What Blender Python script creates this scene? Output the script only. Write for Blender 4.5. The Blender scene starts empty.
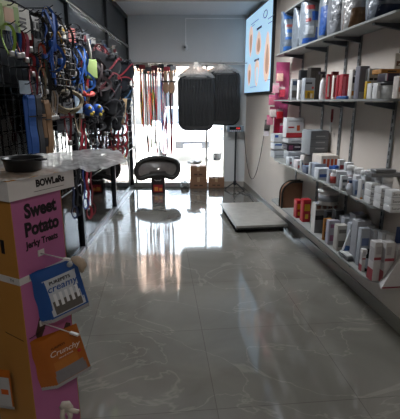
import bpy, bmesh, random
from math import *
from mathutils import Vector, Matrix, noise
random.seed(7)
S = bpy.context.scene
COL = S.collection
# ------------------------------------------------------------------ camera model
F = 410.; PT = radians(14.8); EYE = 1.57
def proj(X, Y, Z):
    zc = Y*cos(PT)-(Z-EYE)*sin(PT); yc = Y*sin(PT)+(Z-EYE)*cos(PT)
    return (200+F*X/zc, 209.5-F*yc/zc)
def ray(x, y):
    a = (x-200)/F; b = (209.5-y)/F
    return (a, cos(PT)+b*sin(PT), -sin(PT)+b*cos(PT))
def onX(x, y, X):
    r = ray(x, y); t = X/r[0]; return Vector((X, t*r[1], EYE+t*r[2]))
def onY(x, y, Y):
    r = ray(x, y); t = Y/r[1]; return Vector((t*r[0], Y, EYE+t*r[2]))
def onZ(x, y, Z=0):
    r = ray(x, y); t = (Z-EYE)/r[2]; return Vector((t*r[0], t*r[1], Z))
C0 = (.835, 7.65); TH = atan(.111)
U = Vector((sin(TH), -cos(TH), 0)); N = Vector((-cos(TH), -sin(TH), 0))
def W(s, d, z): return Vector((C0[0]+U.x*s+N.x*d, C0[1]+U.y*s+N.y*d, z))
WROT = atan2(U.y, U.x)          # local x -> U (towards camera), local y -> -N?
def bis(f, a, b):
    fa = f(a)
    for _ in range(40):
        m = (a+b)/2
        if (f(m) > 0) == (fa > 0): a = m
        else: b = m
    return (a+b)/2
# ------------------------------------------------------------------ materials
def lin(c):
    c = c/255.
    return c/12.92 if c <= .04045 else ((c+.055)/1.055)**2.4
def rgb(h):
    if isinstance(h, str): h = (int(h[0:2], 16), int(h[2:4], 16), int(h[4:6], 16))
    return (lin(h[0]), lin(h[1]), lin(h[2]), 1)
MC = {}
def M(col, rough=.6, metal=0., var=.12, scale=30., spec=.4, bump=0., coat=0.):
    key = (col, rough, metal, var, scale, bump, coat)
    if key in MC: return MC[key]
    m = bpy.data.materials.new('surface_' + str(col)); m.use_nodes = True
    nt = m.node_tree; b = nt.nodes['Principled BSDF']
    b.inputs['Roughness'].default_value = rough; b.inputs['Metallic'].default_value = metal
    b.inputs['Specular IOR Level'].default_value = spec; b.inputs['Coat Weight'].default_value = coat
    c = rgb(col)
    tc = nt.nodes.new('ShaderNodeTexCoord'); nz = nt.nodes.new('ShaderNodeTexNoise')
    nz.inputs['Scale'].default_value = scale; nz.inputs['Detail'].default_value = 3
    nt.links.new(tc.outputs['Object'], nz.inputs['Vector'])
    mr = nt.nodes.new('ShaderNodeMapRange'); mr.inputs[3].default_value = 1-var; mr.inputs[4].default_value = 1+var
    nt.links.new(nz.outputs['Fac'], mr.inputs[0])
    mx = nt.nodes.new('ShaderNodeVectorMath'); mx.operation = 'SCALE'; mx.inputs[0].default_value = c[:3]
    nt.links.new(mr.outputs[0], mx.inputs['Scale']); nt.links.new(mx.outputs[0], b.inputs['Base Color'])
    if bump:
        bp = nt.nodes.new('ShaderNodeBump'); bp.inputs['Strength'].default_value = bump; bp.inputs['Distance'].default_value = .01
        nt.links.new(nz.outputs['Fac'], bp.inputs['Height']); nt.links.new(bp.outputs[0], b.inputs['Normal'])
    MC[key] = m
    return m
def emis(name, col, st):
    m = bpy.data.materials.new(name); m.use_nodes = True; b = m.node_tree.nodes['Principled BSDF']
    b.inputs['Base Color'].default_value = rgb(col); b.inputs['Emission Color'].default_value = rgb(col)
    b.inputs['Emission Strength'].default_value = st; b.inputs['Roughness'].default_value = .4
    return m
def film_mat(name, alpha, col='E6EAEE', rough=.22, bump=.6, scale=14, diffuse=.35):
    m = bpy.data.materials.new(name); m.use_nodes = True; nt = m.node_tree; nt.nodes.clear()
    o = nt.nodes.new('ShaderNodeOutputMaterial'); tr = nt.nodes.new('ShaderNodeBsdfTransparent')
    p = nt.nodes.new('ShaderNodeBsdfPrincipled'); mx = nt.nodes.new('ShaderNodeMixShader')
    p.inputs['Base Color'].default_value = rgb(col); p.inputs['Roughness'].default_value = rough
    p.inputs['Specular IOR Level'].default_value = .8
    tc = nt.nodes.new('ShaderNodeTexCoord'); nz = nt.nodes.new('ShaderNodeTexNoise'); nz.inputs['Scale'].default_value = scale
    nz.inputs['Detail'].default_value = 4; nz.inputs['Distortion'].default_value = 1.5
    nt.links.new(tc.outputs['Object'], nz.inputs['Vector'])
    bp = nt.nodes.new('ShaderNodeBump'); bp.inputs['Strength'].default_value = bump; bp.inputs['Distance'].default_value = .03
    nt.links.new(nz.outputs['Fac'], bp.inputs['Height']); nt.links.new(bp.outputs[0], p.inputs['Normal'])
    tl = nt.nodes.new('ShaderNodeBsdfTranslucent'); tl.inputs[0].default_value = rgb(col); m2 = nt.nodes.new('ShaderNodeMixShader'); m2.inputs[0].default_value = .45
    nt.links.new(p.outputs[0], m2.inputs[1]); nt.links.new(tl.outputs[0], m2.inputs[2])
    mr = nt.nodes.new('ShaderNodeMapRange'); mr.inputs[1].default_value = .35; mr.inputs[2].default_value = .7
    mr.inputs[3].default_value = alpha*.6; mr.inputs[4].default_value = min(1, alpha*1.5)
    nt.links.new(nz.outputs['Fac'], mr.inputs[0]); nt.links.new(mr.outputs[0], mx.inputs[0])
    nt.links.new(tr.outputs[0], mx.inputs[1]); nt.links.new(m2.outputs[0], mx.inputs[2]); nt.links.new(mx.outputs[0], o.inputs[0])
    return m
def glass_mat(name, tint='C8D2D6', gl=.12):
    m = bpy.data.materials.new(name); m.use_nodes = True; nt = m.node_tree; nt.nodes.clear()
    o = nt.nodes.new('ShaderNodeOutputMaterial'); tr = nt.nodes.new('ShaderNodeBsdfTransparent'); tr.inputs[0].default_value = rgb(tint)
    g = nt.nodes.new('ShaderNodeBsdfGlossy'); g.inputs['Roughness'].default_value = .03
    fr = nt.nodes.new('ShaderNodeFresnel'); fr.inputs[0].default_value = 1.45
    mx = nt.nodes.new('ShaderNodeMixShader'); nt.links.new(fr.outputs[0], mx.inputs[0])
    nt.links.new(tr.outputs[0], mx.inputs[1]); nt.links.new(g.outputs[0], mx.inputs[2]); nt.links.new(mx.outputs[0], o.inputs[0])
    return m
# ------------------------------------------------------------------ mesh builder
class MB:
    def __init__(s): s.v = []; s.f = []; s.mi = []; s.sm = []
    def add(s, vs, fs, mi=0, smooth=False):
        b = len(s.v); s.v += [tuple(v) for v in vs]
        for f in fs: s.f.append([b+i for i in f]); s.mi.append(mi); s.sm.append(smooth)
    def box(s, x0, x1, y0, y1, z0, z1, mi=0):
        vs = [(x, y, z) for x in (x0, x1) for y in (y0, y1) for z in (z0, z1)]
        s.add(vs, [(0, 1, 3, 2), (4, 6, 7, 5), (0, 4, 5, 1), (2, 3, 7, 6), (0, 2, 6, 4), (1, 5, 7, 3)], mi)
    def bbox(s, x0, x1, y0, y1, z0, z1, b, mi=0):   # bevelled box
        bm = bmesh.new(); bmesh.ops.create_cube(bm, size=1)
        for v in bm.verts: v.co = Vector(((x0+x1)/2+v.co.x*(x1-x0), (y0+y1)/2+v.co.y*(y1-y0), (z0+z1)/2+v.co.z*(z1-z0)))
        bmesh.ops.bevel(bm, geom=bm.edges[:], offset=b, segments=3, affect='EDGES', profile=.5)
        bm.verts.index_update()
        s.add([v.co for v in bm.verts], [[v.index for v in f.verts] for f in bm.faces], mi, True); bm.free()
    def tube(s, pts, r, n=6, mi=0, closed=False, rs=None):
        P = [Vector(p) for p in pts]; rings = []
        up = None
        for i, p in enumerate(P):
            a = P[i-1] if (i > 0 or closed) else P[i]; b = P[(i+1) % len(P)] if (i < len(P)-1 or closed) else P[i]
            t = (b-a).normalized() if (b-a).length > 1e-9 else Vector((0, 0, 1))
            if up is None: up = Vector((0, 0, 1)) if abs(t.z) < .9 else Vector((1, 0, 0))
            x = up.cross(t)
            if x.length < 1e-4: x = Vector((1, .1, 0)).cross(t)
            x.normalize(); y = t.cross(x); up = y
            rr = rs[i] if rs else r
            rings.append([p+x*cos(2*pi*k/n)*rr+y*sin(2*pi*k/n)*rr for k in range(n)])
        vs = [v for q in rings for v in q]; fs = []
        m = len(rings)
        for i in range(m if closed else m-1):
            j = (i+1) % m
            for k in range(n): fs.append((i*n+k, i*n+(k+1) % n, j*n+(k+1) % n, j*n+k))
        if not closed: fs.append(tuple(range(n))[::-1]); fs.append(tuple((m-1)*n+k for k in range(n)))
        s.add(vs, fs, mi, True)
    def ribbon(s, pts, wd, w, t, mi=0, closed=False):   # strap: width dir wd (vector or list)
        P = [Vector(p) for p in pts]; vs = []; fs = []; m = len(P)
        for i, p in enumerate(P):
            a = P[i-1] if (i > 0 or closed) else P[i]; b = P[(i+1) % m] if (i < m-1 or closed) else P[i]
            tg = (b-a)
            if tg.length < 1e-9: tg = Vector((0, 0, 1))
            tg.normalize()
            q = Vector(wd[i] if isinstance(wd, list) else wd); q = (q-tg*q.dot(tg))
            if q.length < 1e-4: q = tg.orthogonal()
            q.normalize(); nn = tg.cross(q)
            for (a1, b1) in ((-1, -1), (1, -1), (1, 1), (-1, 1)): vs.append(p+q*a1*w/2+nn*b1*t/2)
        for i in range(m if closed else m-1):
            j = (i+1) % m
            for k in range(4): fs.append((i*4+k, i*4+(k+1) % 4, j*4+(k+1) % 4, j*4+k))
        if not closed: fs.append((3, 2, 1, 0)); fs.append(tuple((m-1)*4+k for k in range(4)))
        s.add(vs, fs, mi)
    def lathe(s, prof, n=20, c=(0, 0, 0), sx=1, sy=1, mi=0):
        vs = []; fs = []; m = len(prof)
        for r, z in prof:
            for k in range(n): vs.append((c[0]+r*sx*cos(2*pi*k/n), c[1]+r*sy*sin(2*pi*k/n), c[2]+z))
        for i in range(m-1):
            for k in range(n): fs.append((i*n+k, i*n+(k+1) % n, (i+1)*n+(k+1) % n, (i+1)*n+k))
        fs.append(tuple(range(n))[::-1]); fs.append(tuple((m-1)*n+k for k in range(n)))
        s.add(vs, fs, mi, True)
    def prism(s, poly, axis, a, b, mi=0):   # poly 2D list extruded along axis from a to b
        def P(u, v, w): return {'x': (w, u, v), 'y': (u, w, v), 'z': (u, v, w)}[axis]
        m = len(poly); vs = [P(u, v, a) for u, v in poly]+[P(u, v, b) for u, v in poly]
        fs = [tuple(range(m))[::-1], tuple(range(m, 2*m))]+[(i, (i+1) % m, m+(i+1) % m, m+i) for i in range(m)]
        s.add(vs, fs, mi)
    def grid(s, fn, nu, nv, mi=0, smooth=True):
        vs = [fn(i/nu, j/nv) for i in range(nu+1) for j in range(nv+1)]
        fs = [(i*(nv+1)+j, (i+1)*(nv+1)+j, (i+1)*(nv+1)+j+1, i*(nv+1)+j+1) for i in range(nu) for j in range(nv)]
        s.add(vs, fs, mi, smooth)
    def build(s, name, mats, parent=None, loc=None, rotz=0, recalc=True):
        me = bpy.data.meshes.new(name); me.from_pydata(s.v, [], s.f)
        if not isinstance(mats, (list, tuple)): mats = [mats]
        for m in mats: me.materials.append(m)
        for p, i, q in zip(me.polygons, s.mi, s.sm): p.material_index = i; p.use_smooth = q
        if recalc:
            bm = bmesh.new(); bm.from_mesh(me); bmesh.ops.recalc_face_normals(bm, faces=bm.faces[:]); bm.to_mesh(me); bm.free()
        o = bpy.data.objects.new(name, me); COL.objects.link(o)
        if parent: o.parent = parent
        if loc is not None: o.location = loc
        o.rotation_euler.z = rotz
        return o
def tag(o, label, cat, group=None, kind=None):
    if label: o['label'] = label
    if cat: o['category'] = cat
    if group: o['group'] = group
    if kind: o['kind'] = kind
    return o
def struct(o): o['kind'] = 'structure'; return o
def empty(name, loc, label, cat, rz=0, group=None):
    o = bpy.data.objects.new(name, None); COL.objects.link(o); o.location = loc; o.rotation_euler.z = rz
    o.empty_display_size = .05
    return tag(o, label, cat, group)
def text(name, s, size, mat, parent, loc, rot, ext=.0006, shear=0, sx=1, align='CENTER', label=None, bold=0):
    cu = bpy.data.curves.new(name, 'FONT'); cu.body = s; cu.size = size; cu.extrude = ext; cu.align_x = align; cu.align_y = 'CENTER'
    cu.shear = shear; cu.offset = bold; cu.resolution_u = 3
    t = bpy.data.objects.new('tmp', cu); COL.objects.link(t)
    bpy.context.view_layer.update()
    me = bpy.data.meshes.new_from_object(t.evaluated_get(bpy.context.evaluated_depsgraph_get()))
    bpy.data.objects.remove(t)
    me.materials.clear(); me.materials.append(mat)
    o = bpy.data.objects.new(name, me); COL.objects.link(o); o.parent = parent
    o.location = loc; o.rotation_euler = rot; o.scale = (sx, 1, 1)
    if label: o['label'] = label
    return o
def copy_tree(o, parent=None):
    c = o.copy(); COL.objects.link(c)
    if parent: c.parent = parent
    for ch in [x for x in COL.objects if x.parent == o]: copy_tree(ch, c)
    return c
# ------------------------------------------------------------------ camera
cam = bpy.data.cameras.new('camera'); co = bpy.data.objects.new('camera', cam); COL.objects.link(co)
co.location = (0, 0, EYE); co.rotation_euler = (radians(90)-PT, 0, 0)
cam.sensor_fit = 'HORIZONTAL'; cam.sensor_width = 36; cam.lens = F*36/400.; cam.clip_start = .05
S.camera = co
# ------------------------------------------------------------------ setting materials
def plaster(name, col, var=.05):
    return M(col, .75, 0, var, 2.5, .2)
WALLM = plaster('wall', 'CFC6BD')
WALLB = plaster('wallb', 'CCD0D2')
CEILM = plaster('ceil', 'D2D6DA')
def marble_floor():
    m = bpy.data.materials.new('polished_marble_tile'); m.use_nodes = True; nt = m.node_tree; b = nt.nodes['Principled BSDF']
    L = nt.links.new; nd = nt.nodes.new
    tc = nd('ShaderNodeTexCoord')
    br = nd('ShaderNodeTexBrick'); br.offset = 0; br.squash = 1
    br.inputs['Scale'].default_value = 1; br.inputs['Brick Width'].default_value = .78; br.inputs['Row Height'].default_value = .78
    br.inputs['Mortar Size'].default_value = .0022; br.inputs['Mortar Smooth'].default_value = .3
    br.inputs['Color1'].default_value = (1, 1, 1, 1); br.inputs['Color2'].default_value = (.86, .86, .86, 1); br.inputs['Mortar'].default_value = (.6, .59, .57, 1)
    L(tc.outputs['Object'], br.inputs['Vector'])
    n1 = nd('ShaderNodeTexNoise'); n1.inputs['Scale'].default_value = 1.6; n1.inputs['Detail'].default_value = 6; n1.inputs['Distortion'].default_value = 1.2
    L(tc.outputs['Object'], n1.inputs['Vector'])
    cr = nd('ShaderNodeValToRGB'); e = cr.color_ramp.elements
    e[0].position = .3; e[0].color = rgb('65635D'); e[1].position = .72; e[1].color = rgb('787670')
    L(n1.outputs['Fac'], cr.inputs['Fac'])
    # veins
    n2 = nd('ShaderNodeTexNoise'); n2.inputs['Scale'].default_value = 1.1; n2.inputs['Detail'].default_value = 5; n2.inputs['Distortion'].default_value = 2.0
    mp = nd('ShaderNodeMapping'); mp.inputs['Rotation'].default_value = (0, 0, .7); mp.inputs['Location'].default_value = (3.3, 1.7, .4)
    L(tc.outputs['Object'], mp.inputs['Vector']); L(mp.outputs[0], n2.inputs['Vector'])
    v = nd('ShaderNodeMath'); v.operation = 'SUBTRACT'; v.inputs[1].default_value = .5; L(n2.outputs['Fac'], v.inputs[0])
    a = nd('ShaderNodeMath'); a.operation = 'ABSOLUTE'; L(v.outputs[0], a.inputs[0])
    mr = nd('ShaderNodeMapRange'); mr.inputs[1].default_value = 0; mr.inputs[2].default_value = .012; mr.inputs[3].default_value = .16; mr.inputs[4].default_value = 0
    L(a.outputs[0], mr.inputs[0])
    mx = nd('ShaderNodeMixRGB'); mx.inputs[2].default_value = rgb('BDB8AE'); L(mr.outputs[0], mx.inputs[0]); L(cr.outputs[0], mx.inputs[1])
    mu = nd('ShaderNodeMixRGB'); mu.blend_type = 'MULTIPLY'; mu.inputs[0].default_value = 1; L(mx.outputs[0], mu.inputs[1]); L(br.outputs['Color'], mu.inputs[2])
    L(mu.outputs[0], b.inputs['Base Color'])
    b.inputs['Roughness'].default_value = .07; b.inputs['Specular IOR Level'].default_value = .75
    n3 = nd('ShaderNodeTexNoise'); n3.inputs['Scale'].default_value = 1.8; L(tc.outputs['Object'], n3.inputs['Vector'])
    bp = nd('ShaderNodeBump'); bp.inputs['Strength'].default_value = .05; bp.inputs['Distance'].default_value = .02
    L(n3.outputs['Fac'], bp.inputs['Height']); L(bp.outputs[0], b.inputs['Normal'])
    return m
mb = MB(); fa = radians(5.66)
# floor drawn in tile axes
def tofl(x, y):
    dx, dy = x-.09, y-1.822; return (dx*cos(-fa)-dy*sin(-fa), dx*sin(-fa)+dy*cos(-fa))
poly = [tofl(*q) for q in [(-3.6, -2.6), (2.4, -2.6), (2.4, 7.8), (-3.6, 7.8)]]
mb.prism(poly, 'z', -.06, 0)
fl = mb.build('floor', marble_floor(), loc=(.09, 1.822, 0)); fl.rotation_euler.z = fa; struct(fl)
mb = MB(); mb.box(-3.6, 2.6, -2.6, 7.9, 3.0, 3.1); struct(mb.build('ceiling', CEILM))
# ceiling beam
mb = MB(); mb.box(-1.2, 1.15, 5.8, 6.25, 2.91, 3.0); struct(mb.build('trim_1', plaster('b', 'A89C92')))
# right wall
mb = MB(); a, b2 = W(0, 0, 0), W(10.4, 0, 0); c, d = W(10.4, -.15, 0), W(-.3, -.15, 0); a = W(-.3, 0, 0)
mb.prism([(q.x, q.y) for q in (a, b2, c, d)], 'z', 0, 3.0); struct(mb.build('wall_right', WALLM))
mb = MB(); q = [W(.0, 0, 0), W(10.3, 0, 0), W(10.3, .012, 0), W(.0, .012, 0)]
mb.prism([(p.x, p.y) for p in q], 'z', 0, .1); struct(mb.build('baseboard_right', M('8C8A84', .25, 0, .08, 4)))
# back wall with shop window opening  x -2.6 .. .47, z .04 .. 2.2
WX1 = .46
mb = MB()
mb.box(-3.6, 1.0, 7.65, 7.8, 2.2, 3.0); mb.box(WX1, 1.0, 7.65, 7.8, 0, 2.2); mb.box(-3.6, -2.6, 7.65, 7.8, 0, 2.2); mb.box(-2.6, WX1, 7.65, 7.8, 0, .03)
struct(mb.build('wall_back', WALLB))
mb = MB(); mb.box(WX1, .83, 7.636, 7.65, 0, .1); struct(mb.build('baseboard_back', M('A9A49C', .3, 0, .08, 4)))
mb = MB(); mb.box(-3.6, -3.45, -2.6, 7.7, 0, 3.0); struct(mb.build('wall_left', plaster('l', 'A9B2B8')))
mb = MB(); mb.box(-3.6, 2.5, -2.75, -2.6, 0, 3.0); struct(mb.build('wall_front', plaster('f', '8A8580')))
# window
mb = MB()
ALU = M('D8D8D6', .35, .3, .03)
mb.box(-2.6, WX1, 7.66, 7.72, .03, .075); mb.box(-2.6, WX1, 7.66, 7.72, 2.16, 2.2); mb.box(WX1-.03, WX1, 7.66, 7.72, .03, 2.2)
mb.box(.10, .135, 7.66, 7.72, .05, 2.2); mb.box(-1.22, -1.19, 7.66, 7.72, .05, 2.2)
w = struct(mb.build('window_1', ALU))
mb = MB(); mb.box(-2.6, WX1, 7.685, 7.693, .06, 2.18); mb.build('window_pane', glass_mat('clear_glass', 'F4F6F6'), w)
# header ledge strip
mb = MB(); mb.box(-1.25, .83, 7.60, 7.65, 2.19, 2.235); struct(mb.build('trim_2', M('CFC8C2', .5)))
# -------------------------------------------------- partition
BLK = M('16181B', .35, .2, .1); GREYP = M('292C2F', .3, 0, .05, 3)
PX = -1.27
part = empty('glass_partition', (PX, 5, 0), 'black metal framed glass partition running along the left side to the shop window', 'partition')
def pb(name, boxes, mat, parent=part, off=(PX, 5, 0)):
    m = MB()
    for x in boxes: m.box(x[0]-off[0], x[1]-off[0], x[2]-off[1], x[3]-off[1], x[4]-off[2], x[5]-off[2])
    return m.build(name, mat, parent)
for y, wd in ((7.6, .035), (5.95, .035), (4.23, .04), (2.5, .05)):
    pb('post', [(PX-.03, PX+.03, y-wd, y+wd*.6, 0, 2.97)], BLK)
pb('top_beam', [(PX-.03, PX+.03, -1, 7.63, 2.93, 2.985)], BLK)
pb('middle_beam', [(PX-.03, PX+.03, -1, 7.63, 2.46, 2.51)], BLK)
BR = M('A8A39C', .25, .8, .05)
pb('metal_strip', [(PX+.03, PX+.036, -1, 7.60, 2.465, 2.48)], BR)
pb('bottom_rail', [(PX-.03, PX+.03, -1, 7.63, 0, .05)], M('8F9092', .3, .7, .05))
pb('lower_rail', [(PX-.025, PX+.025, -1, 7.63, 1.66, 1.74)], BLK)
pb('upper_panel', [(PX-.02, PX-.005, -1, 7.6, 1.7, 2.95)], GREYP)
pb('glass_panel', [(PX-.008, PX-.002, -1, 7.6, .05, 1.67)], glass_mat('partition_glass', 'AEB9BE'))
# -------------------------------------------------- outside
mb = MB(); mb.box(-30, 30, 7.8, 60, -.2, -.06); struct(mb.build('ground', M('D8D4CC', .9, 0, .05, .5)))
mb = MB(); mb.box(-6, 6, 7.8, 9.9, 2.28, 2.36); mb.box(-6, 6, 9.8, 9.9, 2.2, 2.5)
tag(mb.build('street_canopy', M('C9AA9A', .8, 0, .05)), 'pale peach canopy projecting over the pavement above the shop window', 'canopy')
bd = empty('street_building', (0, 30, -.06), 'pale hazy building across the bright street seen through the window', 'building')
mb = MB(); mb.box(-22, 22, 0, 6, 0, 3.9); mb.build('wall', M('6A6662', .9), bd)
mb = MB(); mb.box(-22, 22, -.12, 0, 3.0, 3.35); mb.build('ledge', M('7A7672', .9), bd)
for k in range(9):
    mb = MB(); x = -14+k*3.4; mb.box(x, x+1.9, -.06, 0, 0.1 if k % 2 else .9, 2.5); mb.box(x-.1, x+2, -.1, -.06, 2.5, 2.62); mb.build('window', M('2A2E34', .3), bd)
def car(loc, rz, col, label):
    t = empty('car', loc, label, 'car', rz)
    t['group'] = 'parked cars outside'
    paint = M(col, .25, 0, .02, 3, .5, 0, .6); gl = M('39414C', .1, 0, .05)
    # body: loft of sections along y (front at -y)
    L = [(-2.1, .35, .62, .70), (-2.0, .28, .75, .82), (-1.2, .25, .92, .87), (-.8, .25, .98, .88), (.9, .25, 1.0, .88), (1.8, .28, .98, .86), (2.1, .36, .85, .76)]
    m = MB(); vs = []; n = 8
    for y, z0, z1, w2 in L: vs += [(-w2*.93, y, z0), (-w2, y, z0+.1), (-w2, y, z1-.16), (-w2*.86, y, z1), (w2*.86, y, z1), (w2, y, z1-.16), (w2, y, z0+.1), (w2*.93, y, z0)]
    fs = [(i*n+k, i*n+(k+1) % n, (i+1)*n+(k+1) % n, (i+1)*n+k) for i in range(len(L)-1) for k in range(n)]
    fs += [tuple(range(n)), tuple(len(vs)-n+k for k in range(n))]
    m.add(vs, fs, 0, False); m.build('body', paint, t)
    m = MB(); prof = [(-.95, .96), (-.25, 1.42), (1.1, 1.46), (1.75, .96)]
    vs = []
    for y, z in prof:
        w2 = .80 if z < 1 else .62; vs += [(-w2, y, z), (w2, y, z)]
    m.add(vs, [(0, 1, 3, 2), (2, 3, 5, 4), (4, 5, 7, 6), (0, 2, 4, 6), (1, 7, 5, 3), (0, 6, 7, 1)]); m.build('cabin', paint, t)
    m = MB()   # windscreen + side glass slightly proud
    m.add([(-.70, -.90, 1.01), (.70, -.90, 1.01), (.57, -.30, 1.40), (-.57, -.30, 1.40)], [(0, 1, 2, 3)])
    for v in range(4): m.v[v] = (m.v[v][0], m.v[v][1]-.025, m.v[v][2]+.02)
    m.build('windscreen', gl, t)
    for sx in (-1, 1):
        m = MB(); m.add([(sx*.80, -.70, 1.0), (sx*.80, 1.5, 1.0), (sx*.65, 1.05, 1.40), (sx*.65, -.18, 1.38)], [(0, 1, 2, 3)]); m.build('side_window', gl, t)
        m = MB(); m.bbox(sx*.95-.1, sx*.95+.1, -.75, -.6, .95, 1.08, .03); m.build('wing_mirror', paint, t)
        m = MB(); m.bbox(sx*.58-.16, sx*.58+.16, -2.12, -1.98, .58, .72, .03); m.build('headlight', M('E8EEF2', .1), t)
        for y in (-1.35, 1.35):
            m = MB(); m.lathe([(.1, -.1), (.32, -.1), (.33, -.06), (.33, .06), (.32, .1), (.1, .1)], 18)
            o = m.build('wheel', M('26282B', .6), t); o.location = (sx*.78, y, .33); o.rotation_euler = (0, pi/2, 0)
    m = MB(); m.box(-.45, .45, -2.13, -2.08, .42, .6); m.build('grille', M('3A3E44', .4), t)
    m = MB(); m.box(-.24, .24, -2.16, -2.12, .44, .54); m.build('number_plate', M('D8DCE8', .5), t)
    return t
car((-.42, 13.0, -.06), radians(6), 'F2F4FA', 'white hatchback parked facing the shop, behind the hanging leashes')
car((1.6, 19.5, -.06), radians(-8), 'B9C2CE', 'pale grey car parked farther right, under the hanging bagged beds')
car((-3.6, 14.6, -.06), radians(24), 'E0E4EC', 'light car seen beside the partition edge, leftmost outside')

# -------------------------------------------------- wall shelves
SHM = M('8B8E8C', .45, 0, .05, 6); ARM = M('4A5056', .4, .5, .05)
def shelf_poly(s0, s1, d, r=.1):
    pts = [(s0, 0.012), (s1, 0.012)]
    for k in range(7): a = k/6*pi/2; pts.append((s1-r+r*cos(a), d-r+r*sin(a)))
    for k in range(7): a = pi/2+k/6*pi/2; pts.append((s0+r+r*cos(a), d-r+r*sin(a)))
    return pts
UP = [2.85, 3.5, 3.92, 4.16, 4.75]
SHZ = dict(highest=2.50, top=2.088, second=1.584, middle=.898, bottom=.388)
def shelf(name, z, s0, s1, d, label, drop=.05):
    t = empty('wall_shelf', W((s0+s1)/2, 0, z), label, 'shelf', WROT, 'metal wall shelves')
    sc = (s0+s1)/2
    def loc(s, dd): return (s-sc, -dd)     # local x = U, local -y = N ?
    m = MB(); P = [loc(s, dd) for s, dd in shelf_poly(s0, s1, d)]
    m.prism(P, 'z', -.014, 0); m.build('shelf_board', SHM, t)
    for u in UP:
        if s0 < u < s1:
            m = MB(); x = u-sc
            m.prism([(-.014, -.022), (-d*.92, -.022), (-d*.92, -.035), (-.014, -.022-drop)], 'x', x-.014, x+.014)
            m.build('bracket', ARM, t)
    return t
# check handedness: local +x=U, local +y = Rz(WROT)*(0,1)
ly = Vector((-sin(WROT), cos(WROT), 0)); assert (ly+N).length < .01 or True
YS = -1 if (ly+N).length < .5 else 1      # local y sign for N direction
def fixy(P): return P
shelf('highest', SHZ['highest'], 2.75, 5.1, .24, 'highest grey metal wall shelf, only its underside showing at the top edge')
shelf('top', SHZ['top'], 2.5, 5.1, .245, 'grey metal wall shelf carrying the large pet food bags', .045)
shelf('second', SHZ['second'], 2.5, 5.1, .245, 'grey metal wall shelf at eye level holding the red books and tall packets', .05)
shelf('middle', SHZ['middle'], 2.62, 5.1, .245, 'grey metal wall shelf at waist height crowded with white medicine boxes', .06)
shelf('bottom', SHZ['bottom'], 2.60, 5.1, .245, 'lowest grey metal wall shelf near the floor holding the tub and cartons', .06)
for i, u in enumerate(UP):
    m = MB(); m.box(-.017, .017, -.014, -.002, -1.13, 1.2)
    for k in range(40): m.box(-.005, .005, -.0155, -.013, -1.1+k*.056, -1.1+k*.056+.03, 1)
    o = m.build('shelf_upright', [M('84888A', .4, .4), M('1C1E20', .6)], loc=W(u, 0, 1.4), rotz=WROT)
    tag(o, 'slotted grey shelf upright on the right wall, ' + ['nearest the lit chart', 'second from the lit chart', 'left one of the close pair', 'right one of the close pair', 'nearest the viewer'][i], 'shelf upright', 'slotted shelf uprights')

# lit chart screen (s 0.03 .. 1.68)
sc = empty('lit_chart_screen', W(.86, .0, 2.31), 'glowing pale blue screen with tooth and paw drawings high on the right wall', 'screen', WROT)
m = MB(); m.box(-.83, .83, -.045, -.002, -.62, .62); m.build('frame', M('22262A', .4), sc)
m = MB(); m.box(-.81, .81, -.052, -.045, -.60, .60); m.build('display', emis('screen_glow', 'A6CBE6', .6), sc)
# drawings on the display: local x = towards camera, z up
DR = M('C9A08C', .6); DR2 = M('6B5B58', .6); DK = M('55677A', .6)
def leafshape(m, cx, cz, w, h, mi=0, y=-.0545, tip=1.):
    pts = []
    for k in range(16):
        a = 2*pi*k/16; ww = w*(.5+.5*(1-sin(a))/2*1.0) if tip > 0 else w*(.5+.5*(1+sin(a))/2)
        pts.append((cx+ww*cos(a)*.7, cz+h*sin(a)))
    m.prism(pts, 'y', y, y+.002, mi)
def onscreen(px, py):
    q = bis(lambda k: proj(*W(k, .05, 2.31))[0]-px, -.5, 3); zz = bis(lambda k: proj(*W(q, .05, k))[1]-py, 1, 3.5); return q-.86, zz-2.31
for (px, py, w, h, tp) in ((250.6, 42, .34, .24, -1), (258.4, 43, .42, .17, 1), (267.5, 57, .40, .34, 1), (250, 75, .34, .18, -1), (257.6, 73, .34, .2, -1)):
    cx, cz = onscreen(px, py)
    m = MB(); leafshape(m, cx, cz, w*.75, h, 0, -.0545, tp); o1 = m.build('drawing', emis('printed_tone', 'D8BCAC', .6), sc)
    m = MB(); leafshape(m, cx+.02, cz-.03, w*.4, h*.6, 0, -.056, tp); m.build('inner_drawing', emis('printed_tone', 'A88470' if px != 257.6 else 'B4D2E6', .6), o1)
for (px, py, w, h) in ((258.6, 28, .3, .03), (257, 60, .3, .03), (254, 22, .5, .008), (252, 26, .3, .006), (270, 17, .3, .008), (270, 22, .25, .008), (254, 87, .4, .006), (269, 80, .3, .006)):
    cx, cz = onscreen(px, py); m = MB(); m.box(cx-w/2, cx+w/2, -.0545, -.052, cz-h/2, cz+h/2); m.build('caption', DK, sc)
cx, cz = onscreen(264.5, 14); m = MB(); m.tube([(cx+.1*cos(k*pi/8), -.053, cz+.05*sin(k*pi/8)) for k in range(16)], .006, 5, closed=True); m.build('ring_mark', DK, sc)
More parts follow.
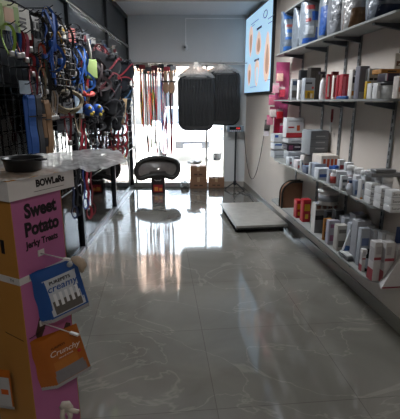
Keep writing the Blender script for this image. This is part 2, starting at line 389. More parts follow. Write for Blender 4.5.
# -------------------------------------------------- shelf stock helpers
def solve_s(px, z, d): return bis(lambda s: proj(*W(s, d, z))[0]-px, .2, 6.0)
def place(xa, x1, ytop, z, df, dmin=.02):
    s = solve_s(xa, z, df)
    d1 = bis(lambda d: proj(*W(s, d, z))[0]-x1, df, -1.5)
    h = bis(lambda q: proj(*W(s, df, q))[1]-ytop, z, z+1.2)-z
    wd = min(df-dmin, df-d1); return s, max(.015, wd), max(.01, h)
def sprite(m, items, x1, w, h):
    """printed marks on camera-side face (x=x1) items: (y0,y1,z0,z1,mi) fractions"""
    for (a, b, c, d, mi) in items: m.box(x1-.0005, x1+.001, -w+a*w, -w+b*w, c*h, d*h, mi)
def carton(xa, x1, ytop, z, df, t, col, marks=(), cols=(), label='', cat='box', name='carton', group=None, txt=None, frontmarks=(), tilt=0, rough=.55, hh=None, dmin=.02):
    df *= .83
    s, w, h = place(xa, x1, ytop, z, df, dmin)
    if hh: h = hh
    m = MB(); b = min(.003, t*.15)
    m.bbox(-t, 0, -w, 0, 0, h, b)
    sprite(m, marks, 0, w, h)
    for (a, b_, c, d, mi) in frontmarks: m.box(-t+a*t, -t+b_*t, -w-.001, -w+.0005, c*h, d*h, mi)
    loc = W(s, df-w, z+.0008)
    mats = [M(col, rough)]+[M(c, .5) for c in cols]
    if txt:
        e = empty(name, loc, label, cat, WROT, group); m.build('body', mats, e)
        for (st, fy, fz, size, tc_) in txt:
            text('lettering', st, size, M(tc_, .5), e, (.0014, -w+fy*w, fz*h), (pi/2, 0, pi/2), .0003)
        o = e
    else:
        o = m.build(name, mats, loc=loc, rotz=WROT); tag(o, label, cat, group)
    if tilt: o.rotation_euler.y = tilt
    return o
# local frame check: WROT rotates local x->U; local y -> perpendicular. N direction must be local -y
# -------------------------------------------------- second shelf stock
Z2 = SHZ['second']
carton(291, 297, 79, Z2, .27, .05, 'A9ACB0', [(.1, .9, .1, .45, 1), (.15, .8, .7, .9, 2)], ['5A5552', '3C4B66'], 'narrow grey pet product box at the far left end of the eye level shelf', name='narrow_carton')
carton(298, 301.5, 80, Z2, .27, .05, 'E8E8EA', [(.2, .8, .3, .5, 1)], ['C8CAD0'], 'slim white packet between two grey boxes on the eye level shelf', name='slim_carton')
carton(299, 306, 70, Z2, .20, .06, '26282C', [(.2, .8, .55, .75, 1)], ['5A5D60'], 'small black box behind the grey dog picture box', name='black_carton')
carton(309, 322, 67.5, Z2, .16, .1, '2B2724', [(.05, .45, .1, .9, 1), (.55, .95, .1, .9, 1)], ['37322E'], 'large dark brown twin pack standing behind the grey dog picture box', name='dark_carton', dmin=.03)
carton(304, 314, 78, Z2, .28, .09, '8F959C', [(.06, .94, .06, .42, 1), (.3, .55, .08, .34, 2), (.6, .8, .08, .28, 3), (.1, .7, .72, .8, 4), (.7, .9, .5, .6, 5)], ['C49B1E', '3A2A1E', 'EDE6D8', '2E3138', 'A8323A'], 'grey box with a yellow panel picturing dogs on the eye level shelf', name='dog_food_carton')
# spray bottle
s, w_, h_ = place(320, 325, 79, Z2, .21); e = empty('spray_bottle', W(s, .19, Z2), 'white spray bottle with a dark collar standing left of the red books', 'bottle', WROT)
m = MB(); m.lathe([(.026, 0), (.029, .01), (.029, .13), (.02, .16), (.012, .175), (.012, .185)], 16); m.build('body', M('E9E9EC', .3), e)
m = MB(); m.lathe([(.016, .183), (.016, .2), (.01, .205), (.01, .215)], 12); m.box(-.012, .012, -.045, .012, .213, .232); m.build('trigger_head', M('3A3440', .4), e)
reds = [(326.5, 330.5, 74, .03, '9C2530', 'E2D8D2'), (330.5, 337, 71.5, .03, '5E1A1C', '7C3A34'), (332.5, 336.5, 75.5, .035, 'DDD6CE', 'A8283A'), (336.5, 339, 75, .03, 'A02436', 'C04A54'), (341, 347.5, 74, .06, '9E2432', 'C9606A')]
labs = ['red hardback leaning nearest the white spray bottle on the eye level shelf', 'tall dark maroon book rising behind the red and white ones', 'white covered book with a red spine between maroon books', 'thin bright red book right of the white covered one', 'thick red box set right of the red books, beside the blue packet']
for i, (a, b, y, t, c, c2) in enumerate(reds):
    carton(a, b, y, Z2, .27-(.08 if i == 1 else 0), t, c, [(.1, .5, .1, .9, 1)], [c2], labs[i], 'book', 'red_book', 'red books and box sets', tilt=-.05 if i == 0 else 0, dmin=.03)
s, w_, h_ = place(343, 357, 95, Z2, .24); m = MB(); m.bbox(-.03, .14, -.09, 0, 0, .022, .006); m.box(-.02, .13, -.085, -.01, .0215, .0225, 1)
tag(m.build('flat_packet', [M('1F4C8A', .4), M('5A8AC0', .4)], loc=W(s-.1, .15, Z2+.001), rotz=WROT), 'flat blue packet lying at the front edge before the red box set', 'packet')
carton(350.5, 356, 69.5, Z2, .26, .06, 'D6D2CC', [(.1, .9, .12, .28, 1), (.1, .6, .55, .75, 2), (.3, .7, .8, .95, 2)], ['C07A1E', '2B2B2B'], 'tall white box with an orange stripe and cat head right of the red box set', name='tall_carton')
carton(357.5, 367, 66, Z2, .25, .07, '6E6D78', [(.1, .9, .02, .22, 1), (.5, .6, .4, .5, 2), (.7, .8, .6, .7, 2)], ['9C9CA2', '9C3A60'], 'tall silvery grey pouch box with pink dots on the eye level shelf', name='silver_carton')
carton(365.5, 369.5, 81.5, Z2, .28, .03, 'C6A422', [(.1, .6, .1, .8, 1)], ['8A6A10'], 'narrow yellow box standing in front of the silvery one', name='yellow_carton')
carton(370.5, 375.8, 83, Z2, .28, .06, 'D8D9DA', [(.2, .5, .1, .3, 1), (.1, .9, .7, .8, 2)], ['B07A3A', '30363E'], 'white box with small brown picture, left one of the pair right of the yellow box', name='white_carton')
carton(376.3, 382, 83, Z2, .28, .06, 'DCDDDE', [(.15, .8, .5, .8, 1)], ['B9BCC0'], 'plain white box with black top corner, right one of the pair beside the round tub', name='white_carton')
o = carton(368, 383, 68.5, Z2+.092, .2, .12, 'B4B8BC', [(.05, .3, .3, .45, 1), (.35, .6, .3, .45, 1), (.65, .9, .3, .45, 1), (.1, .9, .6, .75, 2)], ['23262C', '8F969E'], 'wide white box lying across the top of the white box pair', name='wide_carton', dmin=.03)
s, w_, h_ = place(383, 395, 83, Z2, .22); e = empty('round_tub', W(s-.05, .15, Z2), 'white round tub with dark lid at the near end of the eye level shelf', 'tub', WROT)
m = MB(); m.lathe([(.055, 0), (.06, .004), (.062, .085)], 24); m.box(.0, .0625, -.02, .02, .02, .07, 1); m.build('body', [M('D3D5D6', .4), M('33363B', .5)], e)
m = MB(); m.lathe([(.065, .085), (.066, .1), (.06, .106), (.02, .107)], 24); m.build('lid', M('3A3C42', .4), e)
carton(385, 399, 74, Z2+.108, .24, .1, '2C2433', [(.0, .12, .05, .95, 1), (.12, .16, .05, .95, 2)], ['DADADF', 'A83A78'], 'dark purple box with a white end lying on the round tub', name='purple_carton', hh=.05, dmin=.03)
carton(381, 400, 69, Z2+.16, .22, .12, 'A8742E', [(.35, .8, .35, .65, 1)], ['3A2A16'], 'flat orange brown box topmost above the dark purple box', name='orange_carton', hh=.03, dmin=.02)
carton(397, 404, 76, Z2, .28, .06, 'CFC6C0', [(.1, .9, .72, .82, 1), (.1, .5, .3, .5, 2)], ['A83832', 'B87A6A'], 'white box with a thin red band at the right picture edge', name='edge_carton')
# treat bag on top
s, w_, h_ = place(378, 390, 50, Z2+.19, .2)
e = empty('treat_bag', W(s-.01, .05, Z2+.19), 'upright white and brown treat bag standing on top of the orange brown box', 'bag', WROT)
m = MB()
def bagf(m, w, h, t, mi=0, top=.35, nu=12, nv=14, seed=0):
    def f(sg):
        def g(u, v):
            x = (u-.5)*w*(1-.06*sin(pi*v)); z = v*h
            k = (max(0, 1-abs(2*u-1)**3))**.6*(max(0, sin(pi*min(1, (v*.92+.06))**(.7))))**.6
            return (sg*t/2*k+.006*noise.noise(Vector((u*5, v*5, seed+sg))), x, z)
        return g
    m.grid(f(1), nu, nv, mi); m.grid(f(-1), nu, nv, mi)
bagf(m, w_*.8, .1, .035); m.box(.017, .0185, -.03, .03, .02, .05, 1); m.build('pouch', [M('C9C3B8', .4), M('6A4A34', .5)], e)
# -------------------------------------------------- top shelf bags (local x toward camera, y along depth)
def bigbag(px0, px1, z, df, t, h, cols, patches, label, lean=0., group='large pet food bags on the top shelf', dmin=.0):
    df *= .85
    s, w, _ = place(px0, px1, 0, z, df, dmin)
    e = empty('pet_food_bag', W(s-t/2, df-w/2, z+.002), label, 'bag', WROT, group)
    m = MB(); bagf(m, w, h, t, 0, nu=16, nv=20, seed=px0)
    m.build('sack', M(cols[0], .3, .2, .45, 22, .6, .9), e)
    for i, (y0, y1, z0, z1, ci) in enumerate(patches):
        def g(u, v, y0=y0, y1=y1, z0=z0, z1=z1):
            U_ = y0+(y1-y0)*u; V_ = z0+(z1-z0)*v
            k = (max(0, 1-abs(2*U_-1)**3))**.6*(max(0, sin(pi*min(1, (V_*.92+.06))**(.7))))**.6
            return (t/2*k+.002+.006*noise.noise(Vector((U_*5, V_*5, px0+1))), (U_-.5)*w*(1-.06*sin(pi*V_)), V_*h)
        m = MB(); m.grid(g, 10, 10); m.build('printed_panel', M(cols[ci], .35, 0, .5, 35, .4, .6), e)
    e.rotation_euler.y = lean
    return e
ZT = SHZ['top']
bigbag(283, 297, ZT, .27, .22, .44, ['6C7886', '2F5FA0', '8C4A48', 'A8B0B8', '33373D'], [(.1, .7, .04, .14, 1), (.15, .75, .3, .36, 1), (.2, .8, .46, .54, 1), (.2, .7, .6, .66, 2), (.55, .95, .0, .12, 4), (.1, .9, .8, .98, 1)], 'silver blue pet food bag at the far left end of the top shelf', -.06)
bigbag(296, 306, ZT, .27, .22, .42, ['727B84', '2C3138', '9AA2AA', '4E6FA2'], [(.3, .7, .1, .3, 2), (.4, .7, .5, .7, 3), (.1, .9, .86, .97, 1)], 'slim grey pet food bag squeezed second from the far end of the top shelf', -.05)
bigbag(304, 324, ZT, .28, .27, .5, ['7A848E', '28509A', '8A3A3C', 'A4ACB4', '5C6670'], [(.05, .95, .03, .12, 1), (.55, .95, .12, .3, 1), (.35, .7, .42, .58, 1), (.1, .3, .4, .46, 2), (.1, .45, .18, .32, 3), (.1, .5, .62, .7, 2)], 'blue and silver pet food bag with red marks, third on the top shelf', -.04)
bigbag(323, 334, ZT, .28, .2, .5, ['6A727A', '1F4E96', '4C525A'], [(.0, .25, .05, .5, 1), (.5, .9, .3, .6, 2)], 'narrow grey pet food bag with a blue edge in the middle of the top shelf', 0)
bigbag(335.5, 350, ZT, .28, .27, .5, ['7C8086', '3F444A', 'A0A4AA'], [(.02, .98, .20, .28, 1), (.1, .95, .33, .42, 1), (.2, .7, .55, .8, 1)], 'grey pet food bag with charcoal stripes across it on the top shelf', 0)
bigbag(350.5, 377, ZT, .28, .28, .5, ['9A9A9A', '6C5036', '3A4048', '2A58A4'], [(.0, 1, .0, .27, 1), (.25, .45, .5, .9, 2), (.7, .9, .5, .7, 3)], 'white pet food bag with a brown lower band on the top shelf', 0)
bigbag(378, 410, ZT, .28, .28, .5, ['727C88', '14233F', 'B4BAC2'], [(.0, 1, .02, .16, 1), (.0, 1, .2, .26, 1), (.3, .7, .35, .55, 2)], 'grey pet food bag with navy lower bands, nearest on the top shelf', 0)
# -------------------------------------------------- middle shelf stock
Z3 = SHZ['middle']
def st(xa, x1, yt, yb, df, t, col, marks, cols, label, **k):   # stacked item: base height from pixel row
    s = solve_s(xa, Z3+.1, df); zb = bis(lambda q: proj(*W(s, df, q))[1]-yb, Z3-.2, Z3+1); zb = max(Z3, zb)
    return carton(xa, x1, yt, zb, df, t, col, marks, cols, label, **k)
st(274, 287, 151, 160, .28, .16, '9AA0A6', [(.1, .8, .3, .4, 1)], ['6A7078'], 'bottom white medicine box in the stack at the far end of the middle shelf', name='medicine_box')
st(274.2, 287, 143.5, 151, .28, .16, 'B4BCC6', [(.02, .98, .62, .9, 1)], ['1F4A8A'], 'medicine box with a blue band, middle of the far end stack', name='medicine_box')
st(274, 288, 134, 143.5, .28, .16, 'B9BEC4', [(.05, .3, .55, .85, 1), (.5, .9, .4, .6, 2)], ['2A4FA0', '8F99A4'], 'top white and blue medicine box of the far end stack', name='medicine_box')
st(288, 310, 152, 161, .26, .16, '8A9098', [(.2, .8, .3, .5, 1)], ['5C636C'], 'grey box under the dark pink box on the middle shelf', name='medicine_box')
st(287, 310, 145, 152, .25, .2, '2C2636', [(.1, .35, .1, .9, 1), (.45, .8, .5, .7, 2)], ['7E3A5E', 'C9C6CC'], 'dark navy and pink box under the plain white long box', name='dark_box')
st(288, 309, 139, 145, .25, .2, 'A6A9AE', [(.2, .8, .3, .5, 1)], ['7A7E86'], 'plain white long box under the large red and white box', name='long_box')
o = st(286, 307, 118, 139, .26, .13, 'C2C4C8', [(0, 1, 0, .24, 1), (.1, .45, .48, .56, 1), (.6, .78, .34, .62, 2), (.1, .9, .82, .86, 3)], ['9C1E2A', 'B04A1E', '7C828A'], 'large white box with red base band and orange winged mark on the far stack', name='large_box')
st(309.5, 333, 131, 157, .24, .24, '6E7379', [(.3, .8, .75, .8, 1), (.3, .8, .5, .55, 1), (.3, .8, .25, .3, 1), (0, 1, .64, .65, 2), (0, 1, .36, .37, 2)], ['A4A8AC', '3C4046'], 'large slate grey carton stack left of the orange patterned box', name='grey_carton')
# front low boxes
fr = [(289, 299, 158, .29, .12, 'A9B0B8', '7A2A3A', 'flat white box at the shelf edge under the far stacks'), (297, 306, 161, .29, .12, 'C4C0C4', 'A8322E', 'flat box with red dotted edge on the middle shelf'),
      (303, 314, 156, .26, .1, 'B9B4B2', '8A2A28', 'striped white and red box pile before the grey cartons'), (306, 318, 167, .29, .12, '59657C', '24365E', 'flat navy blister pack box at the edge of the middle shelf'),
      (314, 326, 164, .28, .12, '8A93A2', '3A5A94', 'grey blue flat box below the orange patterned box'), (318, 330, 169, .29, .1, 'B2B8C0', '2C4C8C', 'white and blue flat box before the bottles')]
for a, b, y, d, t, c, c2, lb in fr:
    carton(a, b, y, Z3, d, t, c, [(.1, .9, .2, .5, 1)], [c2], lb, name='flat_box')
carton(320, 352, 156, Z3, .21, .22, 'C6BEB6', [(.12, .26, .2, .85, 1), (.34, .48, .2, .85, 1), (.56, .7, .2, .85, 1), (.78, .92, .2, .85, 1)], ['B0441A'], 'white box patterned with orange red squares in the middle of the waist height shelf', name='orange_patterned_box', dmin=.01)
# bottles with blue caps
def bottle(px, d, z, r, h, col, cap, label, group=None, name='medicine_bottle', band=None):
    d *= .83
    s = solve_s(px, z, d); e = empty(name, W(s, d, z+.001), label, 'bottle', WROT, group)
    m = MB(); m.lathe([(r*.9, 0), (r, .004), (r, h*.72), (r*.6, h*.8), (r*.55, h*.84)], 16)
    m.lathe([(r*1.01, h*.15), (r*1.01, h*.6)], 16, mi=1); m.build('body', [M(col, .35), M(band or 'B8BEC8', .5)], e)
    m = MB(); m.lathe([(r*.62, h*.82), (r*.64, h*.98), (r*.5, h)], 14); m.build('cap', M(cap, .4), e)
bottle(333, .26, Z3, .028, .13, 'DADCE0', 'E6E6E8', 'white capped bottle left of the pair of white cartons on the middle shelf', band='9C3A36')
bottle(330, .22, Z3, .028, .14, '2C4F94', '3A62A8', 'blue bottle behind the white capped one on the middle shelf')
bottle(350, .28, Z3, .028, .105, 'C9CCD4', '1E3460', 'squat white bottle with navy cap right of the white cartons')
carton(336, 346.5, 172, Z3, .25, .09, 'BEC2C8', [(.2, .8, .4, .8, 1)], ['8C93A0'], 'tall white carton left of the navy capped bottle, blue lid piece behind', name='white_carton')
carton(354, 358.5, 181, Z3, .28, .05, '8C97A8', [(.1, .9, .1, .4, 1)], ['3F5A88'], 'slim blue grey box right of the navy capped bottle', name='slim_box')
carton(360, 366, 180, Z3, .28, .05, 'C0C2C4', [(0, 1, 0, .08, 1), (.2, .8, .5, .8, 2)], ['A8702C', '5C6A8C'], 'white box with an orange base line right of the slim blue grey box', name='small_box')
o = carton(334, 339, 166, Z3+.0, .14, .05, '2A56A0', [(.1, .9, .5, .8, 1)], ['C8D0DC'], 'small blue box standing behind the white cartons', name='blue_box')
# jars with white lids in the back row
jar = None
for i, px in enumerate((350, 357, 364, 371, 378, 385)):
    s = solve_s(px, Z3, .10)
    if jar is None:
        jar = empty('lidded_jar', W(s, .10, Z3+.001), 'white lidded jar in the back row of the middle shelf', 'jar', WROT, 'white lidded jars in the back row')
        m = MB(); m.lathe([(.032, 0), (.034, .005), (.034, .13), (.03, .135)], 18); m.lathe([(.0345, .03), (.0345, .1)], 18, mi=1); m.build('body', [M('B9BCC2', .35), M('9A8F94', .5)], jar)
        m = MB(); m.lathe([(.036, .133), (.037, .165), (.034, .17), (.01, .171)], 18); m.build('lid', M('DCDCDC', .4), jar)
    else:
        j = copy_tree(jar); j.location = W(s, .10, Z3+.001)
# white stacked boxes with lettering, three columns
cols3 = [(369.5, 378.5, .24, 'left'), (379.5, 389, .24, 'middle'), (390, 402, .23, 'right')]
for ci, (a, b, d, nm) in enumerate(cols3):
    s, w, h = place(a, b, 181, Z3, d)
    for k in range(3):
        e = empty('white_box', W(s, d-w, Z3+.001+k*.046), ['bottom', 'middle', 'top'][k]+' white box of the '+nm+' stack lettered Sucure at the near end', 'box', WROT, 'stacked white lettered boxes')
        m = MB(); m.bbox(-.085, 0, -w, 0, 0, .044, .002); m.box(-.0005, .001, -w*.95, -w*.05, .004, .007, 1); m.build('body', [M('D4D6D8', .5), M('8C9098', .5)], e)
        text('lettering', 'Sucure', .024, M('2C2E36', .5), e, (.0014, -w*.5, .025), (pi/2, 0, pi/2), .0003)
for px0, px1, y, lb in ((355, 366, 176, 'white carton with red print in the crowd before the jars'), (366, 377, 177, 'white carton beside the Sucure stacks, before the jars')):
    carton(px0, px1, y, Z3, .2, .06, 'C6C8CC', [(.1, .9, .5, .62, 1)], ['9C4A52'], lb, name='white_carton')
m = MB(); m.bbox(-.05, .05, -.11, .11, 0, .03, .006); m.bbox(-.035, .04, -.08, .07, .03, .05, .006)
tag(m.build('plastic_packet', M('6E7072', .3, 0, .2, 20), loc=W(solve_s(383, Z3+.17, .12), .12, Z3+.175), rotz=WROT), 'clear grey packet lying on top of the white lidded jars', 'packet')
# brush with red handle hanging on wall
p = onX(332, 118, 1.0); s = bis(lambda q: proj(*W(q, .03, 1.43))[0]-332, 1, 6)
e = empty('bristle_brush', W(s, .02, 1.36), 'red handled brush hanging on the right wall below the eye level shelf', 'brush', WROT)
m = MB(); m.tube([(0, -.01, .02), (0, -.01, .06), (0, -.01, .14)], .01, 8, rs=[.008, .013, .011]); m.build('handle', M('7C1F22', .4), e)
m = MB(); m.bbox(-.012, .012, -.022, -.002, -.07, .02, .004); m.build('head', M('B9B9B6', .4), e)
# -------------------------------------------------- bottom shelf stock
Z4 = SHZ['bottom']
# brown arch
s = solve_s(284, Z4, .22)
e = empty('cardboard_arch', W(s, .0, Z4+.001), 'brown arched cardboard cat scratcher with black rim at the far end of the bottom shelf', 'cat scratcher', WROT)
def arch(w, h, r):
    pts = [(-.0, 0), (-.0, h-r)]
    for k in range(1, 9): a = k/8*pi/2; pts.append((-r+r*cos(a), h-r+r*sin(a)))
    pts.append((-w, h)); pts.append((-w, 0)); return pts
m = MB(); P = [(-x-.245, z) for x, z in arch(.23, .30, .14)]
m.prism(P, 'x', -.09, -.01); m.build('board', M('6E4E3A', .8, 0, .2, 20), e)
m = MB(); m.tube([(-.01, y, z) for y, z in P[:-1]], .012, 8); m.tube([(-.09, y, z) for y, z in P[:-1]], .012, 8); m.build('rim', M('1B1917', .5), e)
for i, (a, b) in enumerate(((296, 301), (302.5, 310))):
    carton(a, b, 200.5-i*.5, Z4, .27-.02*i, .09, 'A01C26', [(.15, .85, .5, .8, 1), (.3, .7, .15, .35, 1)], ['C89A1C'], ['red carton with yellow print, left of the pair before the brown arch', 'red carton with yellow print, right of the pair, against the tall white carton'][i], name='red_carton', group='red and yellow cartons')
carton(314, 341, 204, Z4, .27, .09, '7B7D82', [(0, 1, .78, .98, 1), (.05, .22, .82, .94, 2), (.3, .47, .82, .94, 2), (.55, .72, .82, .94, 2), (.8, .95, .82, .94, 2), (0, 1, .45, .6, 3)], ['C9C7C4', '8E3A1E', '2E3036'], 'tall white and grey carton with an orange dotted top under the white tub', name='tub_carton', frontmarks=[(0, 1, 0, 1, 1)], dmin=.01)
s = solve_s(321, Z4+.25, .2)
zt = bis(lambda q: proj(*W(solve_s(314, Z4, .224), .224, q))[1]-204, Z4, Z4+1)+.003
e = empty('plastic_tub', W(s-.03, .125, zt), 'white plastic tub with lid standing on the tall carton', 'tub', WROT); e.scale = (.82, .82, .95)
m = MB(); m.lathe([(.095, 0), (.1, .004), (.112, .12)], 28); m.lathe([(.1055, .04), (.111, .1)], 28, mi=1); m.build('body', [M('C4C4C2', .4), M('8C9096', .5)], e)
m = MB(); m.lathe([(.118, .118), (.12, .14), (.11, .146), (.02, .147)], 28); m.build('lid', M('D2D2CE', .4), e)
row = [(323, 330, 219, .27, .03, '8A5A1E', '3A2A18', 'thin orange brown book against the tall white carton'), (325, 333, 212, .22, .07, '1E2024', '3C4048', 'black boxed item behind the lavender box'),
       (333, 342, 211, .20, .07, '17191D', '30333A', 'second black boxed item behind the book row'), (327.5, 338, 221, .28, .06, '9A98A4', '8A5A78', 'lavender grey box with a pink corner on the bottom shelf'),
       (336, 346, 226, .27, .07, 'A8A6A0', '65635D', 'cream bottle box right of the lavender box'), (354, 368, 222, .23, .09, '8E9096', 'B4B6BA', 'grey white carton block behind the leaning booklet'),
       (340, 352, 217, .16, .1, '7E8086', 'A6A8AC', 'grey carton behind the cream bottle box'), (352, 366, 215, .14, .1, '85878C', '5A5C60', 'grey carton at the back, before the upright'),
       (355, 372, 232, .19, .08, '9A9CA2', '7C7E84', 'pale grey carton low behind the small dark case')]
for a, b, y, d, t, c, c2, lb in row:
    carton(a, b, y, Z4, d, t, c, [(.15, .85, .15, .4, 1), (.15, .85, .7, .85, 1)], [c2], lb, name='book' if 'book a' in lb else 'carton')
o = carton(341, 350, 221, Z4, .28, .02, 'C2C6CA', [(.1, .9, .1, .25, 1), (.2, .8, .5, .85, 2)], ['3A5E96', '8C9098'], 'white booklet leaning slantwise against the grey cartons', name='leaning_booklet')
o.rotation_euler.x = -.28
s = solve_s(347, Z4, .21); e = empty('glasses_case', W(s, .19, Z4+.001), 'small white and black case lying at the edge of the bottom shelf', 'case', WROT)
m = MB(); m.bbox(-.1, .07, -.05, .05, 0, .025, .01); m.build('base', M('2A2C2E', .4), e)
m = MB(); m.bbox(-.09, .05, -.045, .04, .026, .042, .008); m.build('lid', M('B9BCBC', .4), e)
for a, b, y, d, t, lb in ((361, 366, 250, .27, .04, 'short white and dark red bottle box left of the tall pair'), (371.5, 382, 243, .28, .07, 'tall white box with dark red base, left of the three near the shelf end'),
                       (382, 391, 243, .22, .06, 'tall white box with dark red base, middle of the three near the shelf end'), (393, 399, 246, .14, .05, 'tall white box behind the folded tent card')):
    carton(a, b, y, Z4, d, t, 'B8B6B6', [(0, 1, .55, .62, 1), (.1, .6, .7, .9, 2)], ['8C3A44', '9E9A9C'], lb, name='bottle_box', frontmarks=[(0, 1, 0, .3, 1), (.1, .9, .5, .85, 2)], group='white and red bottle boxes')
# black dropper bottle
bottle(366, .22, Z4, .018, .17, '1E2226', '24262A', 'thin black bottle standing between the white and red boxes', name='black_bottle')
# tent card
e = empty('tent_card', W(solve_s(381, Z4, .235), .145, Z4+.001), 'white folded triangular tent card with dark red edge at the shelf end', 'card', WROT)
m = MB(); m.add([(0, -.09, 0), (0, .09, 0), (-.04, .075, .27), (-.04, .085, .27), (-.1, -.05, 0), (-.1, .09, 0)], [(0, 1, 3, 2), (4, 5, 3, 2), (0, 2, 4)]); 
ob = m.build('card', M('B4B2B2', .5), e); md = ob.modifiers.new('s', 'SOLIDIFY'); md.thickness = .002
m = MB(); m.box(.0012, .003, -.088, .088, .004, .014); m.build('edge_band', M('6E1F28', .5), e)
carton(394, 404, 229, Z4, .1, .05, '22345E', [(.1, .6, .1, .5, 1), (.5, .9, .4, .8, 2)], ['B4561E', '3F7EC0'], 'small blue and orange picture box at the back near the last upright', name='picture_box')

# extra crowded stock
rx = random.Random(21)
def crowd(rows, z, label, grp, pal, marks):
    for (px, w, yt, df, t) in rows:
        c = pal[rx.randrange(len(pal))]; k = marks[rx.randrange(len(marks))]
        carton(px, px+w, yt, z, df, t, c, [(.12, .88, .55, .75, 1), (.2, .6, .15, .35, 2)], [k, '6C7078'], label, name='medicine_box', group=grp, dmin=.005)
WP = ['B9BCC0', 'A8ACB0', 'C4C2BE', '9AA0A8', 'B0B4BC']; MK = ['8A3038', '2F4C86', '4A4E56', 'A0602C', '5C6A8C']
crowd([(334, 7, 214, .13, .07), (342, 7, 219, .17, .06), (348, 8, 224, .21, .06), (358, 9, 229, .24, .05), (364, 8, 226, .14, .06), (370, 8, 231, .14, .06), (378, 8, 233, .13, .06), (386, 8, 236, .12, .06)], Z4,
      'pale carton in the crowded back rows of the lowest shelf', 'pale cartons at the back of the lowest shelf', WP, MK)
crowd([(293, 6, 157, .28, .05), (301, 6, 160, .28, .05), (310, 6, 163, .29, .05), (322, 7, 168, .22, .05), (328, 6, 170, .27, .04), (341, 6, 176, .29, .04), (346, 6, 178, .22, .05), (355, 7, 173, .1, .05), (363, 6, 176, .26, .04), (338, 6, 160, .1, .05), (345, 7, 163, .1, .05), (368, 7, 170, .08, .05), (376, 7, 170, .08, .05)], Z3,
      'small pale medicine box in the crowded stock of the waist height shelf', 'small medicine boxes on the waist height shelf', WP, MK)
crowd([(340, 7, 76, .14, .05), (330, 6, 78, .12, .05), (352, 6, 78, .12, .05), (373, 7, 80, .14, .05), (390, 6, 79, .12, .05)], Z2,
      'pale box behind the front row on the eye level shelf', 'pale boxes behind the front row at eye level', WP, MK)
# -------------------------------------------------- pink display at the shelf end
Pp = onY(283, 84, 1); 
def ws(px, py, s):   # point where pixel ray crosses plane s=const
    r = Vector(ray(px, py)); c = W(s, 0, 0); t = U.dot(c)/U.dot(r); q = r*t+Vector((0, 0, EYE)); return N.dot(q-c), q.z
d0, z1 = ws(277, 62, 2.45); d1, z0 = ws(289, 138, 2.45)
e = empty('pink_hanging_display', W(2.44, 0, z0), 'pink cardboard hanging strip display at the far end of the shelves', 'display', WROT)
m = MB(); m.box(-.012, 0, -d0, -max(.02, d1), 0, z1-z0); m.build('backing_card', M('B8507E', .5, 0, .15, 12), e)
m = MB(); m.box(.0, .003, -d0*.95, -max(.02, d1)-.01, .0, (z1-z0)*.28); m.build('lower_panel', M('A8203C', .5, 0, .25, 25), e)
toys = [(280, 76, 'F0C9B8', 'small red and cream toy pack at the top of the pink display'), (276, 88, 'D8A0B0', 'pale pink toy pack halfway up the pink display'), (272, 100, 'C06A80', 'dusty pink toy pack left of the pink display at shelf height'),
        (282, 92, 'C23A52', 'red toy pack on the front of the pink display'), (273, 112, 'D8CCC8', 'white and red toy pack hanging under the shelf corner'), (280, 114, 'B4202C', 'crimson and yellow toy pack below the shelf corner'),
        (270, 120, 'C0788A', 'pink clip toy at the left edge of the display'), (283, 128, '8E2A50', 'magenta toy pack low on the pink display')]
for i, (px, py, c, lb) in enumerate(toys):
    d, z = ws(px, py, 2.49+.015*(i % 3))
    t = empty('toy_pack', W(2.49+.015*(i % 3), d, z), lb, 'toy pack', WROT, 'toy packs on the pink display')
    m = MB(); m.bbox(-.012, .012, -.04, .04, -.06, .03, .008); m.build('toy', M(c, .4, 0, .3, 40), t)
    m = MB(); m.box(-.012, -.009, -.038, .038, .028, .06); m.tube([(-.01, 0, .06), (-.01, 0, .08), (-.03, 0, .085)], .002, 5); m.build('header_card', M('C8B8BA' if i % 2 else 'C46A8C', .5), t)
d, z = ws(266.5, 132, 2.4)
t = empty('white_tag', W(2.4, d, z), 'white tag with black twist ties hanging left of the pink display', 'tag', WROT)
m = MB(); m.box(-.003, 0, -.035, .035, -.05, .04); m.build('card', M('D2CED2', .5), t)
m = MB()
for k in range(7): m.tube([(0.004, -.03+k*.011, .02), (.01, -.026+k*.011, .11), (0, -.02+k*.008, .15)], .004, 5)
m.build('ties', M('1A1A1C', .5), t)
# -------------------------------------------------- back of the shop
cm = empty('security_camera', (-.26, 7.65, 2.47), 'small white dome security camera on the wall above the window', 'camera')
m = MB(); m.lathe([(.05, 0), (.052, .02), (.03, .03)], 18); o = m.build('base', M('D8D8D8', .4), cm); o.rotation_euler.x = pi/2
m = MB(); m.lathe([(.028, 0), (.035, .02), (.03, .055), (.012, .068)], 18); o = m.build('dome', M('C4C6C8', .3), cm); o.rotation_euler.x = pi/2; o.location.y = -.025
m = MB(); m.lathe([(.014, 0), (.014, .01)], 14); o = m.build('lens', M('101214', .1), cm); o.rotation_euler.x = pi/2; o.location = (0, -.09, 0)
m = MB(); m.box(-.255, -.24, 7.638, 7.65, 2.5, 2.95); m.box(-.255, .78, 7.638, 7.65, 2.935, 2.95); m.box(.765, .78, 7.638, 7.65, 2.27, 2.95); m.tube([(.772, 7.64, 2.27), (.74, 7.63, 2.24), (.6, 7.62, 2.235)], .006)
tag(m.build('cable_conduit', M('EDEEF0', .5)), 'thin pale cable conduit running from the security camera to the corner', 'conduit')
# hanging rod
rod = empty('hanging_rod', (-.2, 7.42, 2.2), 'thin metal rod with hooks across the top of the shop window', 'rod')
m = MB(); m.tube([(-1.0, 0, 0), (1.03, 0, 0)], .008, 8)
for x in (-1.0, -.05, 1.03): m.tube([(x, 0, 0), (x, .19, .01)], .007)
m.build('bar', M('8C8A88', .4, .5), rod)
